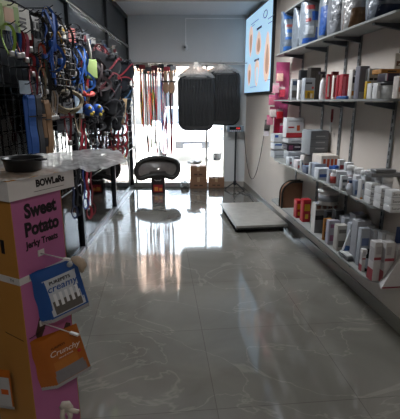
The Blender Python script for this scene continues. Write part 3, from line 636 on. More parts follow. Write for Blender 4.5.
# leashes
def leash(x, y, zt, zb, col, col2, label, wv=.02, w=.012, seed=0, group='leashes hanging at the window'):
    e = empty('dog_leash', (x, y, zt), label, 'leash', 0, group); h = zt-zb; r = random.Random(seed)
    ph = r.uniform(0, 6)
    def P(v, o): return (o+wv*.35*sin(v*7+ph)*(1-v), .004*sin(v*9), -.08-(h-.08)*v)
    n = 26; L = [P(i/n, -wv*(.5+.5*sin(i/n*5+ph))) for i in range(n+1)]; R = [P(i/n, wv*(.5+.5*sin(i/n*4+ph))) for i in range(n+1)]
    m = MB(); q = L+R[::-1]; m.ribbon(q, (.5, .8, 0), w, .003); m.build('strap', M(col, .7, 0, .2, 60), e)
    m = MB(); m.tube([(0, 0, .02), (.008, 0, .01), (.006, 0, -.02), (-.004, 0, -.03), (0, 0, -.08)], .0035, 5); m.build('clip', M('9A9690', .3, .9), e)
    if col2:
        m = MB(); a = int(n*.3); m.ribbon(L[a:a+9], (.5, .8, 0), w*1.15, .006); m.build('coloured_band', M(col2, .6), e)
    return e
LS = [(140.5, 124, 'C8A828', 'B02A30', 'yellow and red striped'), (141.5, 150, 'B03038', '3A3438', 'deep red'), (145, 152, '6E6A68', None, 'slim grey'), (146.5, 157, 'D8C9C0', 'C02A34', 'pale cream'), (149, 148, 'E0583A', 'E8B8A8', 'coral'), (151, 154, '3A6A3C', 'D84838', 'green and coral'),
      (152.5, 140, 'E85A48', 'C8C020', 'bright salmon'), (154, 150, '2E2A28', '5C9A3A', 'black and green'), (155.5, 153, 'B8282E', None, 'plain red'), (161, 152, '3A5A9A', 'B03A58', 'blue and pink'), (162.5, 155, '8C3A5A', 'D0C8C0', 'plum'), (164.5, 150, '9A3040', None, 'crimson'), (165.8, 154, '2C3A5E', None, 'navy'), (170, 154, '8A2832', '2A2A2A', 'long maroon'), (171, 150, '5C2A34', None, 'dark burgundy')]
for i, (px, yb, c, c2, nm) in enumerate(LS):
    Y = 7.40-.02*(i % 3); t = onY(px, 70, Y); b = onY(px, yb, Y)
    leash(t.x, Y, 2.17, b.z, c, c2, nm+' dog leash hanging in the bright window', .024 if i % 2 else .017, .024, i)
# cards / handles clustered at rod
r = random.Random(4)
cc = ['2A2A2C', '7C2A30', '8C857C', '3A3A40', 'A89A84', '5A2A34', '96918C', '23262A', '7A6A54', 'B04050', '3C3C44', 'A2A4A6']
for i in range(12):
    px = 139+i*3.1; Y = 7.36-.03*(i % 2); p = onY(px, 67+r.uniform(-2, 2.5), Y)
    t = empty('leash_handle', p, 'padded leash handle bundled on the rod at the window top', 'leash handle', r.uniform(-.3, .3), 'leash handles bundled on the window rod'); t.scale = (1.5, 1.3, 1.5)
    m = MB(); m.bbox(-.035, .035, -.02, .02, -.025, .02, .01); m.build('padding', M(cc[i], .6, 0, .2, 50), t)
    m = MB(); m.tube([(-.02, 0, -.02), (-.01, 0, -.05-.02*(i % 3)), (.01, 0, -.05-.02*(i % 3)), (.02, 0, -.02)], .008, 6); m.build('loop', M(cc[(i+5) % 12], .6), t)
for i, px in enumerate((165.8, 171.5)):
    p = onY(px, 84, 7.33)
    t = empty('wooden_brush', p, ['oval tan wooden brush hanging at the window, left of the two', 'oval tan wooden brush hanging at the window, right of the two beside the bagged bed'][i], 'brush', (-.1, .15)[i], 'oval wooden brushes'); t.scale = (1.25, 1.25, 1.2)
    m = MB(); m.lathe([(.01, -.13), (.028, -.12), (.042, -.08), (.043, -.03), (.03, .015), (.016, .03)], 20, sy=.45); m.build('head', M('B8957A', .6, 0, .1, 20), t)
    m = MB(); m.lathe([(.016, .02), (.02, .05), (.024, .10), (.022, .16), (.012, .2)], 14, sy=.6); m.build('handle', M('C2A48C', .6), t)
    m = MB(); m.tube([(-.045, -.01, .03), (0, -.03, .036), (.045, -.01, .03), (0, .02, .024)], .012, 6, closed=True); m.build('bow', M('4A3A38', .7), t)
# cardboard boxes, bagged beds
BED = M('121316', .4, 0, .25, 14, .3, .5)
FILM = film_mat('clear_bag_film', .07, 'DDE2E8', .16, .8, 9)
FILMT = film_mat('clear_bag_film_gathered', .85, 'E4E0DC', .3, .8, 12)
def rrect(w, h, r, n=6):
    P = []
    for cx, cz, a0 in ((w-r, h-r, 0), (-w+r, h-r, pi/2), (-w+r, -h+r, pi), (w-r, -h+r, 3*pi/2)):
        for k in range(n+1): a = a0+k/n*pi/2; P.append((cx+r*cos(a), cz+r*sin(a)))
    return P
def bagged(px0, px1, py0, py1, Y, peak, label, rz=0.):
    a = onY(px0, py0, Y); b = onY(px1, py1, Y); w = (b.x-a.x)/2; h = (a.z-b.z)/2; c = ((a.x+b.x)/2, Y, (a.z+b.z)/2)
    e = empty('bagged_pet_bed', c, label, 'pet bed', rz, 'pet beds in clear bags')
    P = rrect(w*.96, h*.97, .15)
    m = MB(); vs = []; n = len(P)
    lay = [(-.09, .80), (-.085, .93), (-.05, 1.), (.05, 1.), (.085, .93), (.09, .80)]
    for y, k in lay: vs += [(x*k, y, z*k) for x, z in P]
    fs = [(i*n+j, i*n+(j+1) % n, (i+1)*n+(j+1) % n, (i+1)*n+j) for i in range(len(lay)-1) for j in range(n)]+[tuple(range(n))[::-1], tuple(len(vs)-n+j for j in range(n))]
    m.add(vs, fs, 0, False)
    m.build('bed', BED, e)
    m = MB()      # quilted channels
    for k in range(11):
        x = -w*.78+k*w*.156; m.tube([(x, -.093, -h*.8), (x+.01*sin(k), -.105, 0), (x, -.093, h*.8)], .018, 6)
    m.build('channel', BED, e)
    # film bag around
    vs = []; 
    lay = [(-.125, .86), (-.12, .97), (-.06, 1.04), (.06, 1.04), (.11, .97), (.115, .86)]
    for li, (y, k) in enumerate(lay):
        for j, (x, z) in enumerate(P):
            g = 1+.02*noise.noise(Vector((x*9, z*5, li*.7)))
            vs.append((x*k*g, y+.012*noise.noise(Vector((x*20, z*3, li))), z*k*g))
    m = MB(); m.add(vs, fs, 0, True); m.build('bag', FILM, e)
    # gathered neck
    pk = onY(peak[0], peak[1], Y)-Vector(c); N2 = 24; vs = []; rows = 7
    for i in range(rows):
        v = i/(rows-1); hw = w*.95*(1-v)**1.25+.025; zz = h*(.86 if v == 0 else .9)+(pk.z-h*.9)*v; th2 = .09*(1-v)+.015
        for k in range(N2):
            a = 2*pi*k/N2; wr = 1+.18*sin(a*7+i)*v
            vs.append((pk.x*v+hw*cos(a)*wr, th2*sin(a)*wr, zz))
    m = MB(); m.add(vs, [(i*N2+k, i*N2+(k+1) % N2, (i+1)*N2+(k+1) % N2, (i+1)*N2+k) for i in range(rows-1) for k in range(N2)], 0, True)
    m.build('gathered_neck', FILMT, e)
    m = MB(); m.tube([(pk.x, 0, pk.z-.01), (pk.x, 0, pk.z+.03), (pk.x, .05, pk.z+.02)], .004); m.build('hook', M('888888', .4, .8), e)
    return e
bagged(177, 214.5, 73.5, 131.5, 7.22, (196, 62), 'dark quilted pet bed hung in a clear plastic bag, the nearer left one', .04)
bagged(206, 240, 69, 126, 7.47, (221, 62), 'dark quilted pet bed hung in a clear plastic bag, behind and right of the other', -.05)
# pet bed lying on a red box
c = onY(157.5, 169, 7.1)
bx = empty('red_food_box', (onY(158.5, 190, 7.1).x, 7.12, 0), 'red and black printed box on the floor under the plastic wrapped bed', 'box')
m = MB(); m.bbox(-.115, .115, -.09, .09, 0, .32, .005); m.build('box_body', M('1C1618', .5), bx)
m = MB(); m.box(-.08, .08, -.0915, -.0895, .03, .16); m.box(-.06, .0, -.093, -.0912, .05, .12, 1); m.box(.02, .07, -.093, -.0912, .05, .1, 1); m.build('printed_panel', [M('8E1F26', .5), M('C8843A', .5)], bx)
m = MB(); m.tube([(-.06, -.092, .25), (-.03, -.092, .23), (0, -.092, .24), (.03, -.092, .23), (.06, -.092, .25)], .006, 5); m.build('emblem', M('B8B4B0', .5), bx)
zb = .32
e = empty('oval_pet_bed', (c.x, 7.1, zb), 'black rimmed oval pet bed tipped up on the red box, wrapped in plastic', 'pet bed')
out = []; px = [(134.5, 172), (135.5, 167), (140, 163), (149, 160.7), (160, 160.2), (170, 161.6), (177, 164), (180, 168.5), (179, 174), (175.5, 177.5), (171, 177.6), (165, 176), (157, 175.6), (148, 177), (141, 178.6), (137, 177)]
for x, y in px: q = onY(x, y, 7.1); out.append(q-Vector(e.location))
def smooth_loop(P, k=3):
    R = []; n = len(P)
    for i in range(n):
        p0, p1, p2, p3 = P[i-1], P[i], P[(i+1) % n], P[(i+2) % n]
        for j in range(k):
            t = j/k; R.append(.5*((2*p1)+(-p0+p2)*t+(2*p0-5*p1+4*p2-p3)*t*t+(-p0+3*p1-3*p2+p3)*t**3))
    return R
cen = sum(out, Vector())/len(out)
rim = [cen+(p-cen)*.93 for p in smooth_loop(out)]
zmin = min(p.z for p in rim)
def tilt(p, k=1.): f = (p.z-zmin); return Vector((p.x*k+cen.x*(1-k), -.12+f*1.1, cen.z+(p.z-cen.z)*k+(.02 if k == 1 else 0)))
RR = [tilt(p) for p in rim]
m = MB(); m.tube(RR, .045, 10, closed=True); m.build('rim', M('24221F', .45, 0, .3, 25), e)
m = MB(); n = len(rim); vs = [v for k, dy in ((1, 0), (.8, .05), (.45, .1), (0.02, .12)) for v in [Vector((q.x*k+cen.x*(1-k), q.y*k+.05*(1-k)+dy, q.z*k+cen.z*(1-k))) for q in RR]]
m.add(vs, [(i*n+j, i*n+(j+1) % n, (i+1)*n+(j+1) % n, (i+1)*n+j) for i in range(3) for j in range(n)], 0, True); m.build('cushion', M('6F6A66', .35, 0, .35, 16, .6, .8), e)
m = MB(); m.bbox(-.14, .14, -.1, .14, 0.0, .05, .01); m.build('underside', M('24221F', .5), e)
# brown boxes
CB = M('7E5E48', .8, 0, .08, 30); TAPE = M('A98C6C', .4)
def cbox(name, x0, x1, y0, dep, z0, z1, label):
    e = empty(name, ((x0+x1)/2, y0+dep/2, z0), label, 'cardboard box', 0, 'brown cardboard boxes by the window'); w = (x1-x0)/2; h = z1-z0
    m = MB(); m.bbox(-w, w, -dep/2, dep/2, .001, h, .004); m.build('carton', CB, e)
    m = MB(); m.box(-.025, .025, -dep/2-.001, dep/2, h-.0005, h+.001); m.box(-.025, .025, -dep/2-.0015, -dep/2, h*.6, h+.001); m.build('tape', TAPE, e)
    m = MB(); m.box(-w*.5, -w*.1, -dep/2-.0012, -dep/2, h*.2, h*.35); m.box(w*.1, w*.5, -dep/2-.0012, -dep/2, h*.2, h*.35); m.build('print', M('4A3628', .7), e)
a = onZ(190, 188.5); b = onZ(207, 188.5); zt1 = onY(190, 177.5, a.y).z; zt2 = onY(190, 167, a.y).z
cbox('cardboard_box', a.x, b.x, a.y, .26, 0, zt1, 'lower brown cardboard box of the stack beside the white window mullion')
cbox('cardboard_box', a.x+.0, b.x-.01, a.y+.01, .25, zt1, zt2, 'upper brown cardboard box of the stack, plastic packs on top')
a2 = onZ(208, 187.5); b2 = onZ(224, 187.5)
cbox('cardboard_box', a2.x+.01, b2.x, a2.y-.03, .22, 0, onY(208, 178, a2.y).z, 'single brown cardboard box right of the stack, next to the tripod')
PK = M('8E8E8A', .3, 0, .35, 30, .6, .6)
def packet(loc, sx, sy, sz, label, rz, seed):
    m = MB(); 
    for k in range(4):
        rr = random.Random(seed+k); q = [rr.uniform(-.3, .3)*sx, rr.uniform(-.2, .2)*sy]
        def g(u, v, k=k, q=q):
            return (q[0]+(u-.5)*sx*(1-.1*k), q[1]+(v-.5)*sy, k*sz*.25+sz*.4*noise.noise(Vector((u*3+k, v*3, seed)))+sz*.4)
        m.grid(g, 8, 8, 0, False)
    o = m.build('plastic_packets', PK, loc=loc, rotz=rz); md = o.modifiers.new('s', 'SOLIDIFY'); md.thickness = .01
    tag(o, label, 'packets')
packet((a.x+.09, a.y+.12, zt2+.015), .24, .2, .07, 'crumpled grey plastic packs lying on the upper cardboard box', .2, 3)
packet((a.x-.1, a.y+.1, .0), .16, .2, .09, 'white crumpled plastic packs on the floor left of the box stack', .1, 9)
m = MB(); m.tube([(-.05, 0, .01), (-.04, 0, .04), (.03, 0, .045), (.05, 0, .01)], .006); m.bbox(-.06, .05, -.03, .03, 0, .014, .004)
tag(m.build('wire_stand', M('7C7C78', .4), loc=((a2.x+b2.x)/2, a2.y+.08, onY(208, 178, a2.y).z+.002)), 'small grey wire stand lying on the single cardboard box', 'wire stand')
# tripod scale indicator
b = onZ(235, 187.5); 
st_ = empty('scale_indicator_stand', (.64, 7.42, 0), 'black tripod stand with a blue grey digital weighing display', 'display stand')
m = MB(); m.tube([(0, 0, .09), (0, 0, 1.05)], .016, 10); m.build('pole', M('2E3236', .4, .5), st_)
for k in range(10):
    pass
for a_ in (200, 320, 90):
    m = MB(); ax = cos(radians(a_)); ay = sin(radians(a_)); R_ = .2 if a_ != 90 else .14
    m.tube([(0, 0, .13), (ax*R_*.5, ay*R_*.5, .075), (ax*R_, ay*R_, .012)], .012, 8); m.build('leg', M('3A3E42', .4, .4), st_)
m = MB(); m.lathe([(.028, .08), (.03, .15), (.02, .16)], 12); m.build('collar', M('202226', .4), st_)
e2 = MB(); e2.bbox(-.155, .145, -.04, .04, -.055, .055, .012); hd = e2.build('indicator', M('7C8E9C', .4), st_); hd.location = (-.01, -.02, 1.1)
m = MB(); m.box(-.11, .09, -.043, -.04, -.02, .035); m.build('screen', M('1A2226', .15), hd)
m = MB()
for k in range(3): m.box(.02+k*.022-.008, .02+k*.022+.008, -.045, -.042, -.005, .02)
m.build('red_digits', emis('digit_glow', 'D03030', .8), hd)
m = MB()
for k in range(6): m.box(-.1+k*.035, -.08+k*.035, -.043, -.04, -.045, -.03)
m.build('button', M('C8CCD0', .5), hd)
# cables
m = MB(); pts = []
p0 = Vector((.78, 7.4, 1.05)); p1 = W(1.35, .01, 1.1)
for k in range(17):
    t = k/16; q = p0.lerp(p1, t); q.z -= 4*t*(1-t)*.78; pts.append(q)
m.tube(pts, .006, 6); tag(m.build('power_cable', M('3A322C', .5)), 'thin dark cable drooping from the indicator to the right wall', 'cable')
m = MB(); pts = [Vector((.68, 7.25, .008)), Vector((.75, 7.0, .008)), Vector((.86, 6.85, .008)), Vector((.86, 6.5, .01)), Vector((.9, 6.15, .02)), Vector((.86, 6.0, .06))]
m.tube(pts, .008, 6); tag(m.build('floor_cable', M('2C2A28', .5)), 'black cable lying on the floor between the tripod and the weighing platform', 'cable')
d, z = 0, 0
m = MB(); pts = [W(2.2, .01, 1.35), W(2.15, .015, 1.0), W(2.2, .02, .86), W(2.28, .02, .9), W(2.32, .015, 1.25)]
m.tube(pts, .005, 6); tag(m.build('charger_cable', M('8A8078', .5)), 'looped pale cable hanging on the wall below the white tag', 'cable')
# weighing platform
q0, q1, q2, q3 = Vector((.30, 5.95, 0)), Vector((.438, 4.78, 0)), Vector((1.09, 4.86, 0)), Vector((.93, 6.02, 0))
pl = empty('weighing_platform', ((q0+q1+q2+q3)/4), 'low steel floor weighing platform with scuffed marbled top beside the right wall', 'scale'); c = Vector(pl.location)
STEEL = M('A09E98', .42, .25, .28, 9)
m = MB(); m.prism([((q-c).x, (q-c).y) for q in (q0, q1, q2, q3)], 'z', .07, .098); m.build('top_plate', STEEL, pl)
m = MB(); k = .9; m.prism([((q-c).x*k, (q-c).y*k) for q in (q0, q1, q2, q3)], 'z', .03, .07); m.build('frame', M('2A2A2A', .5), pl)
for q in (q0, q1, q2, q3):
    m = MB(); f = (q-c)*.85; m.lathe([(.03, 0), (.03, .03)], 12, (f.x, f.y, 0)); m.build('foot', M('181818', .6), pl)
# -------------------------------------------------- stand in foreground
E1 = Vector((.46, .888, 0)).normalized(); KS = .841; A = Vector((-.728, 1.528, 0)); rz = atan2(E1.y, E1.x)
# local: x along pink face (away), y to left/back; pink face is y=0 plane facing -y
sd = empty('treat_display_stand', A, 'pink and orange cardboard display stand of sweet potato jerky treats at the left front', 'display stand', rz); sd.location.z = .2496; sd.scale = (KS, KS, KS)
def hz(z): return EYE-(EYE-z)*KS
PINK = M('AC6492', .55, 0, .06, 8); ORG = M('AE7C3C', .55, 0, .05, 8); WHT = M('D2D0D2', .5, 0, .05, 8)
m = MB(); m.box(0, .30, 0, .004, -.2967, 1.13); m.build('pink_panel', PINK, sd)
m = MB(); m.box(-.004, 0, 0, .30, -.2967, 1.13); m.build('orange_panel', ORG, sd)
m = MB(); m.box(.30, .304, 0, .30, -.2967, 1.13); m.box(0, .30, .296, .30, -.2967, 1.13); m.build('rear_panel', M('A8703A', .6), sd)
m = MB(); m.box(-.02, .385, -.02, .34, 1.13, 1.222); m.build('white_header', WHT, sd)
m = MB(); m.box(-.02, .30, -.018, .33, 1.2222, 1.226); m.build('orange_edge', M('B8863A', .5), sd)
BK = M('17141A', .6)
text('lettering', 'BOWLeRs', .046, BK, sd, (.225, -.0208, 1.187), (pi/2, 0, 0), .0006, 0, .9, bold=.0022)
m = MB(); m.box(.12, .31, -.0212, -.020, 1.150, 1.152); m.build('underline', BK, sd)
for st3, z, sz in (('Sweet', 1.058, .094), ('Potato', .967, .094), ('Jerky Treats', .893, .048)):
    text('lettering', st3, sz, BK, sd, (.165 if sz > .05 else .158, -.0012, z), (pi/2, 0, 0), .0006, .0, .84, bold=.0042 if sz > .05 else .0016)
m = MB(); m.box(-.0055, .0, -.0025, .29, .71, .745); m.box(-.0055, .301, -.003, 0, .71, .745); m.build('white_band', M('C6C4C6', .5), sd)
text('lettering', 'LEA', .022, BK, sd, (.07, -.0034, .728), (pi/2, 0, 0), .0003)
text('lettering', 'TH', .022, BK, sd, (-.0058, .05, .728), (pi/2, 0, -pi/2), .0003)
# printed jerky pictures
m = MB(); P = [(.055, .42), (.09, .50), (.135, .60), (.15, .585), (.15, .52), (.13, .45), (.09, .385), (.06, .36)]
m.prism(P, 'y', -.0016, 0); P = [(.2, .3), (.26, .38), (.29, .36), (.28, .28), (.23, .25)]; m.prism(P, 'y', -.0016, 0); m.build('jerky_picture', M('3E2A22', .5, 0, .4, 40), sd)
m = MB(); P = [(.05+.03*cos(a*pi/6)-.055, 0) for a in range(1)]
m.box(-.0055, -.004, .075, .1, .86, .93); m.build('black_dot', BK, sd)
# thin wire
m = MB(); m.tube([(-.006, .15, .42), (-.006, .02, .405), (.02, -.006, .415), (.09, -.03, .44)], .0015, 5); m.build('wire', BK, sd)
# pouches
def pouch(center, yaw, w, h, body, panel, lbl, i, kind):
    e = empty('treat_pouch', center, lbl, 'treat pouch', yaw, kind+' treat pouches on the display stand')
    m = MB()
    def f(sg):
        def g(u, v):
            k = max(0, 1-abs(2*u-1)**4)*max(0, sin(pi*v))**.5
            zz = (v-.5)*h
            return ((u-.5)*w, sg*(.005*k+.0008), zz)
        return g
    m.grid(f(1), 10, 12); m.grid(f(-1), 10, 12); m.build('pouch', M(body, .35, 0, .06, 10, .5), e)
    # serrated silver bottom
    m = MB(); m.box(-w/2, w/2, -.0015, .0015, -h/2-.012, -h/2+.004); m.build('foil_edge', M('9C9CA0', .3, .3), e)
    return e
def pouch_front(e, w, h, cols, title, sub, tcol, script=False):
    def panel(x0, x1, z0, z1, c, nm, off=.0):
        m = MB()
        def g(u, v):
            x = x0+(x1-x0)*u; z = z0+(z1-z0)*v; U_ = x/w+.5; V_ = z/h+.5
            k = max(0, 1-abs(2*U_-1)**4)*max(0, sin(pi*min(1, max(0, V_))))**.5
            return (x, -(.005*k+.0016+off), z)
        m.grid(g, 10, 10); m.build(nm, M(c, .4, 0, .1, 60), e)
    return panel
n1 = Vector((.888, -.46, 0))
# front normal direction (facing viewer and shop)
yaw = radians(36)
def stack(cx, cy, cz, w, h, n, body, label_front, label_rest, kind, roll):
    es = []
    for i in range(n-1, -1, -1):
        c = Vector((cx-.0125*i, cy+.0*i, cz-.004*i))
        e = pouch(c, yaw-.05*i, w, h, body, None, label_front if i == 0 else label_rest, i, kind)
        e.rotation_euler.y = roll; e.scale = (1.0, 1.0, 1.0)
        es.append(e)
    return es[-1]
pc = Vector(onY(63.5, 289, 1.62))
zc = pc
fe = stack(pc.x, pc.y, pc.z, .17, .235, 6, '1E4A8C', 'frontmost blue and white creamy treat pouch on the upper peg', 'blue treat pouch tucked behind the frontmost one on the upper peg', 'blue', -.2)
pn = pouch_front(fe, .155, .245, None, '', '', None)
pn(-.0745, .0745, -.105, .072, 'B4BAC4', 'pale_panel'); pn(-.06, .062, -.10, -.035, '5A5654', 'picture_panel', .0012)
for k in range(5): pn(-.05+k*.024, -.037+k*.024, -.06-.004*(k % 2), .0, 'D6D8DE', 'treat_tube', .002)
text('lettering', 'PUREPETS', .021, BK, fe, (-.005, -.0085, .052), (pi/2, 0, 0), .0002, bold=.0006)
text('lettering', 'creamy', .044, M('1E4A8C', .5), fe, (-.002, -.0085, .026), (pi/2, 0, 0), .0002, .2, bold=.0005)
m = MB(); m.lathe([(.013, 0), (.013, .001)], 18); o = m.build('round_badge', M('1E4A8C', .5), fe); o.location = (.058, -.006, -.012); o.rotation_euler.x = pi/2
m = MB(); m.lathe([(.013, 0), (.013, .001)], 18); o = m.build('round_emblem', M('C9CED8', .5), fe); o.location = (.055, -.004, .098); o.rotation_euler.x = pi/2
pc = Vector(onY(66, 355, 1.58))
fo = stack(pc.x, pc.y, pc.z, .165, .245, 6, '9C5618', 'frontmost orange crunchy treat pouch on the lower peg', 'orange treat pouch tucked behind the frontmost one on the lower peg', 'orange', -.2)
pn = pouch_front(fo, .15, .245, None, '', '', None)
pn(-.07, .07, -.115, -.05, '77757A', 'picture_panel'); pn(-.06, .045, -.05, -.005, 'A8682C', 'treat_panel', .0006)
text('lettering', 'PUREPETS', .014, BK, fo, (-.02, -.0085, .065), (pi/2, 0, 0), .0002)
text('lettering', 'Crunchy', .038, M('D8D0CC', .5), fo, (0, -.0085, .035), (pi/2, .06, 0), .0002, .3)
text('lettering', 'natural treats', .012, M('D8D0CC', .5), fo, (0, -.0085, .008), (pi/2, 0, 0), .0002)
m = MB(); m.lathe([(.009, 0), (.009, .001)], 16); o = m.build('round_badge', M('A82A2A', .5), fo); o.location = (.058, -.007, -.005); o.rotation_euler.x = pi/2
# pegs with white price tags
def peg(px, py, Y, label):
    tip = onY(px, py, Y)
    # root on the pink face
    r_ = (tip-A); dd = r_.dot(Vector((.888, -.46, 0)).normalized()); root = tip-Vector((.888, -.46, 0)).normalized()*dd
    e = empty('display_peg', root, label, 'display peg', rz, 'white display pegs')
    L = dd+.0
    m = MB(); m.tube([(0, 0, 0), (0, -L, .0)], .0025, 6); m.build('wire', M('C0BEBE', .4), e)
    m = MB(); m.box(-.012, .02, -.004, -.0005, -.012, .014); m.build('base_plate', M('C6C4C4', .5), e)
    m = MB(); m.box(-.006, .006, -L-.035, -L+.01, -.004, .004); m.build('price_tag', M('D8D6D4', .5), e)
    return e
peg(66, 259, 1.56, 'white peg with tag holding the blue pouches')
peg(72, 333, 1.52, 'white peg with tag holding the orange pouches')
# pouch at lower left on the orange face
pc = Vector(onY(2, 388, 1.80*KS))
e = pouch(pc, radians(-10), .11, .22, 'A45A1C', None, 'orange and white pouch hanging on the orange face at the lower left edge', 0, 'side'); e.scale = (KS, KS, KS)
m = MB(); m.box(-.05, .05, -.0072, -.006, -.1, .07); m.build('white_panel', M('A8A8AC', .4), e)
m = MB(); m.box(0, .04, -.0085, -.0072, -.03, .0); m.build('orange_patch', M('B4541C', .4), e)
# cream knotted tissue bunch
def crump(center, parts, col, label, name, cat):
    e = empty(name, center, label, cat); e.scale = (KS, KS, KS)
    for k, (pts, r, rs) in enumerate(parts):
        m = MB(); m.tube(pts, r, 10, rs=rs); m.build('strand' if k else 'knot', M(col, .8, 0, .15, 60), e)
pc = onY(78, 262, 1.80*KS)
crump(pc, [([(-.03, 0, .02), (-.01, 0, .012), (.01, 0, .0), (.02, 0, -.02), (.015, 0, -.05)], .02, [.008, .02, .024, .02, .008]), ([(.0, .01, .02), (.02, .0, -.005), (.01, -.005, -.045)], .012, [.01, .014, .006])], 'A89888', 'crumpled cream rawhide twist sticking out behind the blue pouches', 'rawhide_twist', 'dog chew')
pc = onY(66, 408, 1.66*KS)
crump(pc, [([(-.02, 0, .0), (-.01, 0, .018), (.01, 0, .02), (.02, 0, .005), (.01, 0, -.01), (-.01, 0, -.01)], .014, [.014, .018, .018, .016, .014, .012]),
           ([(0, 0, .0), (.03, -.01, -.004), (.065, -.02, -.004)], .012, [.014, .012, .010]), ([(-.01, 0, 0), (-.02, -.005, -.04), (-.01, -.01, -.09)], .01, [.014, .012, .01]), ([(.01, 0, 0), (.02, -.005, -.04), (.012, -.01, -.08)], .01, [.014, .012, .008])], 'B0A8A0', 'white knotted rawhide chew hanging at the bottom of the pink face', 'knotted_chew', 'dog chew')
# bowl on top
bl = empty('pet_bowl', onZ(24, 171, hz(1.232)), 'shallow black pet bowl with rim on top of the treat stand', 'bowl', -.35)
m = MB(); m.lathe([(.055, 0), (.07, .006), (.078, .045), (.083, .052), (.083, .058), (.077, .058), (.07, .045), (.055, .014), (.02, .012)], 36); m.build('bowl', M('1A1C20', .35, 0, .1, 20), bl)
m = MB(); m.bbox(.075, .112, -.02, .02, .05, .058, .003); m.build('handle', M('202226', .35), bl)
# plastic film
FL = film_mat('crumpled_film', .8, 'D9DADC', .4, .45, 9)
HF = hz(1.229)
near = [onZ(-12, 183, HF), onZ(15, 180, HF), onZ(40, 176, HF), onZ(60, 172, HF), onZ(78, 168.5, HF), onZ(90, 172, HF-.012), onZ(104, 169, HF-.01), onZ(127, 161, HF-.005)]
far = [onZ(-12, 158, HF), onZ(15, 155, HF), onZ(35, 154, HF), onZ(52, 153, HF), onZ(70, 151.5, HF+.005), onZ(84, 149.5, HF+.01), onZ(100, 149, HF+.01), onZ(118, 150, HF+.005)]
def lp(Pt, u):
    x = u*(len(Pt)-1); i = min(int(x), len(Pt)-2); return Pt[i].lerp(Pt[i+1], x-i)
m = MB()
m.grid(lambda u, v: (lambda p, n: (p.x, p.y, p.z+n))(lp(near, u).lerp(lp(far, u), v), .007*noise.noise(Vector((u*14, v*4, 2)))+.003*noise.noise(Vector((u*35, v*12, 5)))+.006*sin(pi*v)), 90, 24)
fo_ = m.build('plastic_film', FL); tag(fo_, 'crumpled clear plastic film spread over the bowl and the top of the treat stand', 'plastic film')
# -------------------------------------------------- hanging goods on the left
WIRE = M('15171A', .4, .4)
panels = []
for i, (y0, y1) in enumerate(((2.56, 4.17), (4.27, 5.88), (6.0, 7.5))):
    e = empty('wire_grid_panel', (PX+.05, (y0+y1)/2, .75), 'black wire grid panel hung on the partition, '+['nearest the viewer', 'middle one', 'farthest by the window'][i], 'grid panel', 0, 'wire grid panels')
    L = (y1-y0)/2; m = MB(); m.tube([(0, -L, 0), (0, L, 0), (0, L, 1.45), (0, -L, 1.45)], .008, 6, closed=True); m.build('frame', WIRE, e)
    m = MB(); nn = int(2*L/.1)
    for k in range(1, nn): m.tube([(0, -L+k*.1, 0), (0, -L+k*.1, 1.45)], .003, 4)
    for k in range(1, 14): m.tube([(0, -L, k*.1035), (0, L, k*.1035)], .003, 4)
    m.build('wire_mesh', WIRE, e); panels.append((y0, y1, e))
def hook(x, y, z):
    for y0, y1, e in panels:
        if y0-.12 <= y <= y1+.12:
            m = MB(); o = Vector(e.location); m.tube([Vector((PX+.05, y, z))-o, Vector((x+.02, y, z))-o, Vector((x+.05, y, z+.018))-o], .0035, 5); m.build('hook', WIRE, e); return
def item(name, px, py, X, label, cat, group=None, rz=0, hk=True):
    p = onX(px, py, X); e = empty(name, p, label, cat, rz, group)
    if hk: hook(X, p.y, p.z)
    return e, p
# local frame for items: facing +X  -> width runs along Y.  rz turns them a bit toward the viewer (negative rz)
def strap_loop(m, c, ry, rz_, w=.02, n=20, mi=0, a0=0, a1=2*pi, x=0, th=.003, twist=0):
    full = abs(a1-a0-2*pi) < .01; pts = []
    for k in range(n if full else n+1):
        a = a0+(a1-a0)*k/n; pts.append((x+twist*sin(a*2), c[0]+ry*cos(a), c[1]+rz_*sin(a)))
    m.ribbon(pts, (1, 0, 0) if w < .0 else (.6, .8, 0), w, th, mi, full)
def seg(m, a, b, w=.02, th=.003, x=0, mi=0, bow=.0):
    n = 8; pts = []
    for k in range(n+1):
        t = k/n; pts.append((x+bow*sin(pi*t), a[0]+(b[0]-a[0])*t, a[1]+(b[1]-a[1])*t))
    m.ribbon(pts, (0, cos(atan2(b[1]-a[1], b[0]-a[0])+pi/2), sin(atan2(b[1]-a[1], b[0]-a[0])+pi/2)), w, th, mi)
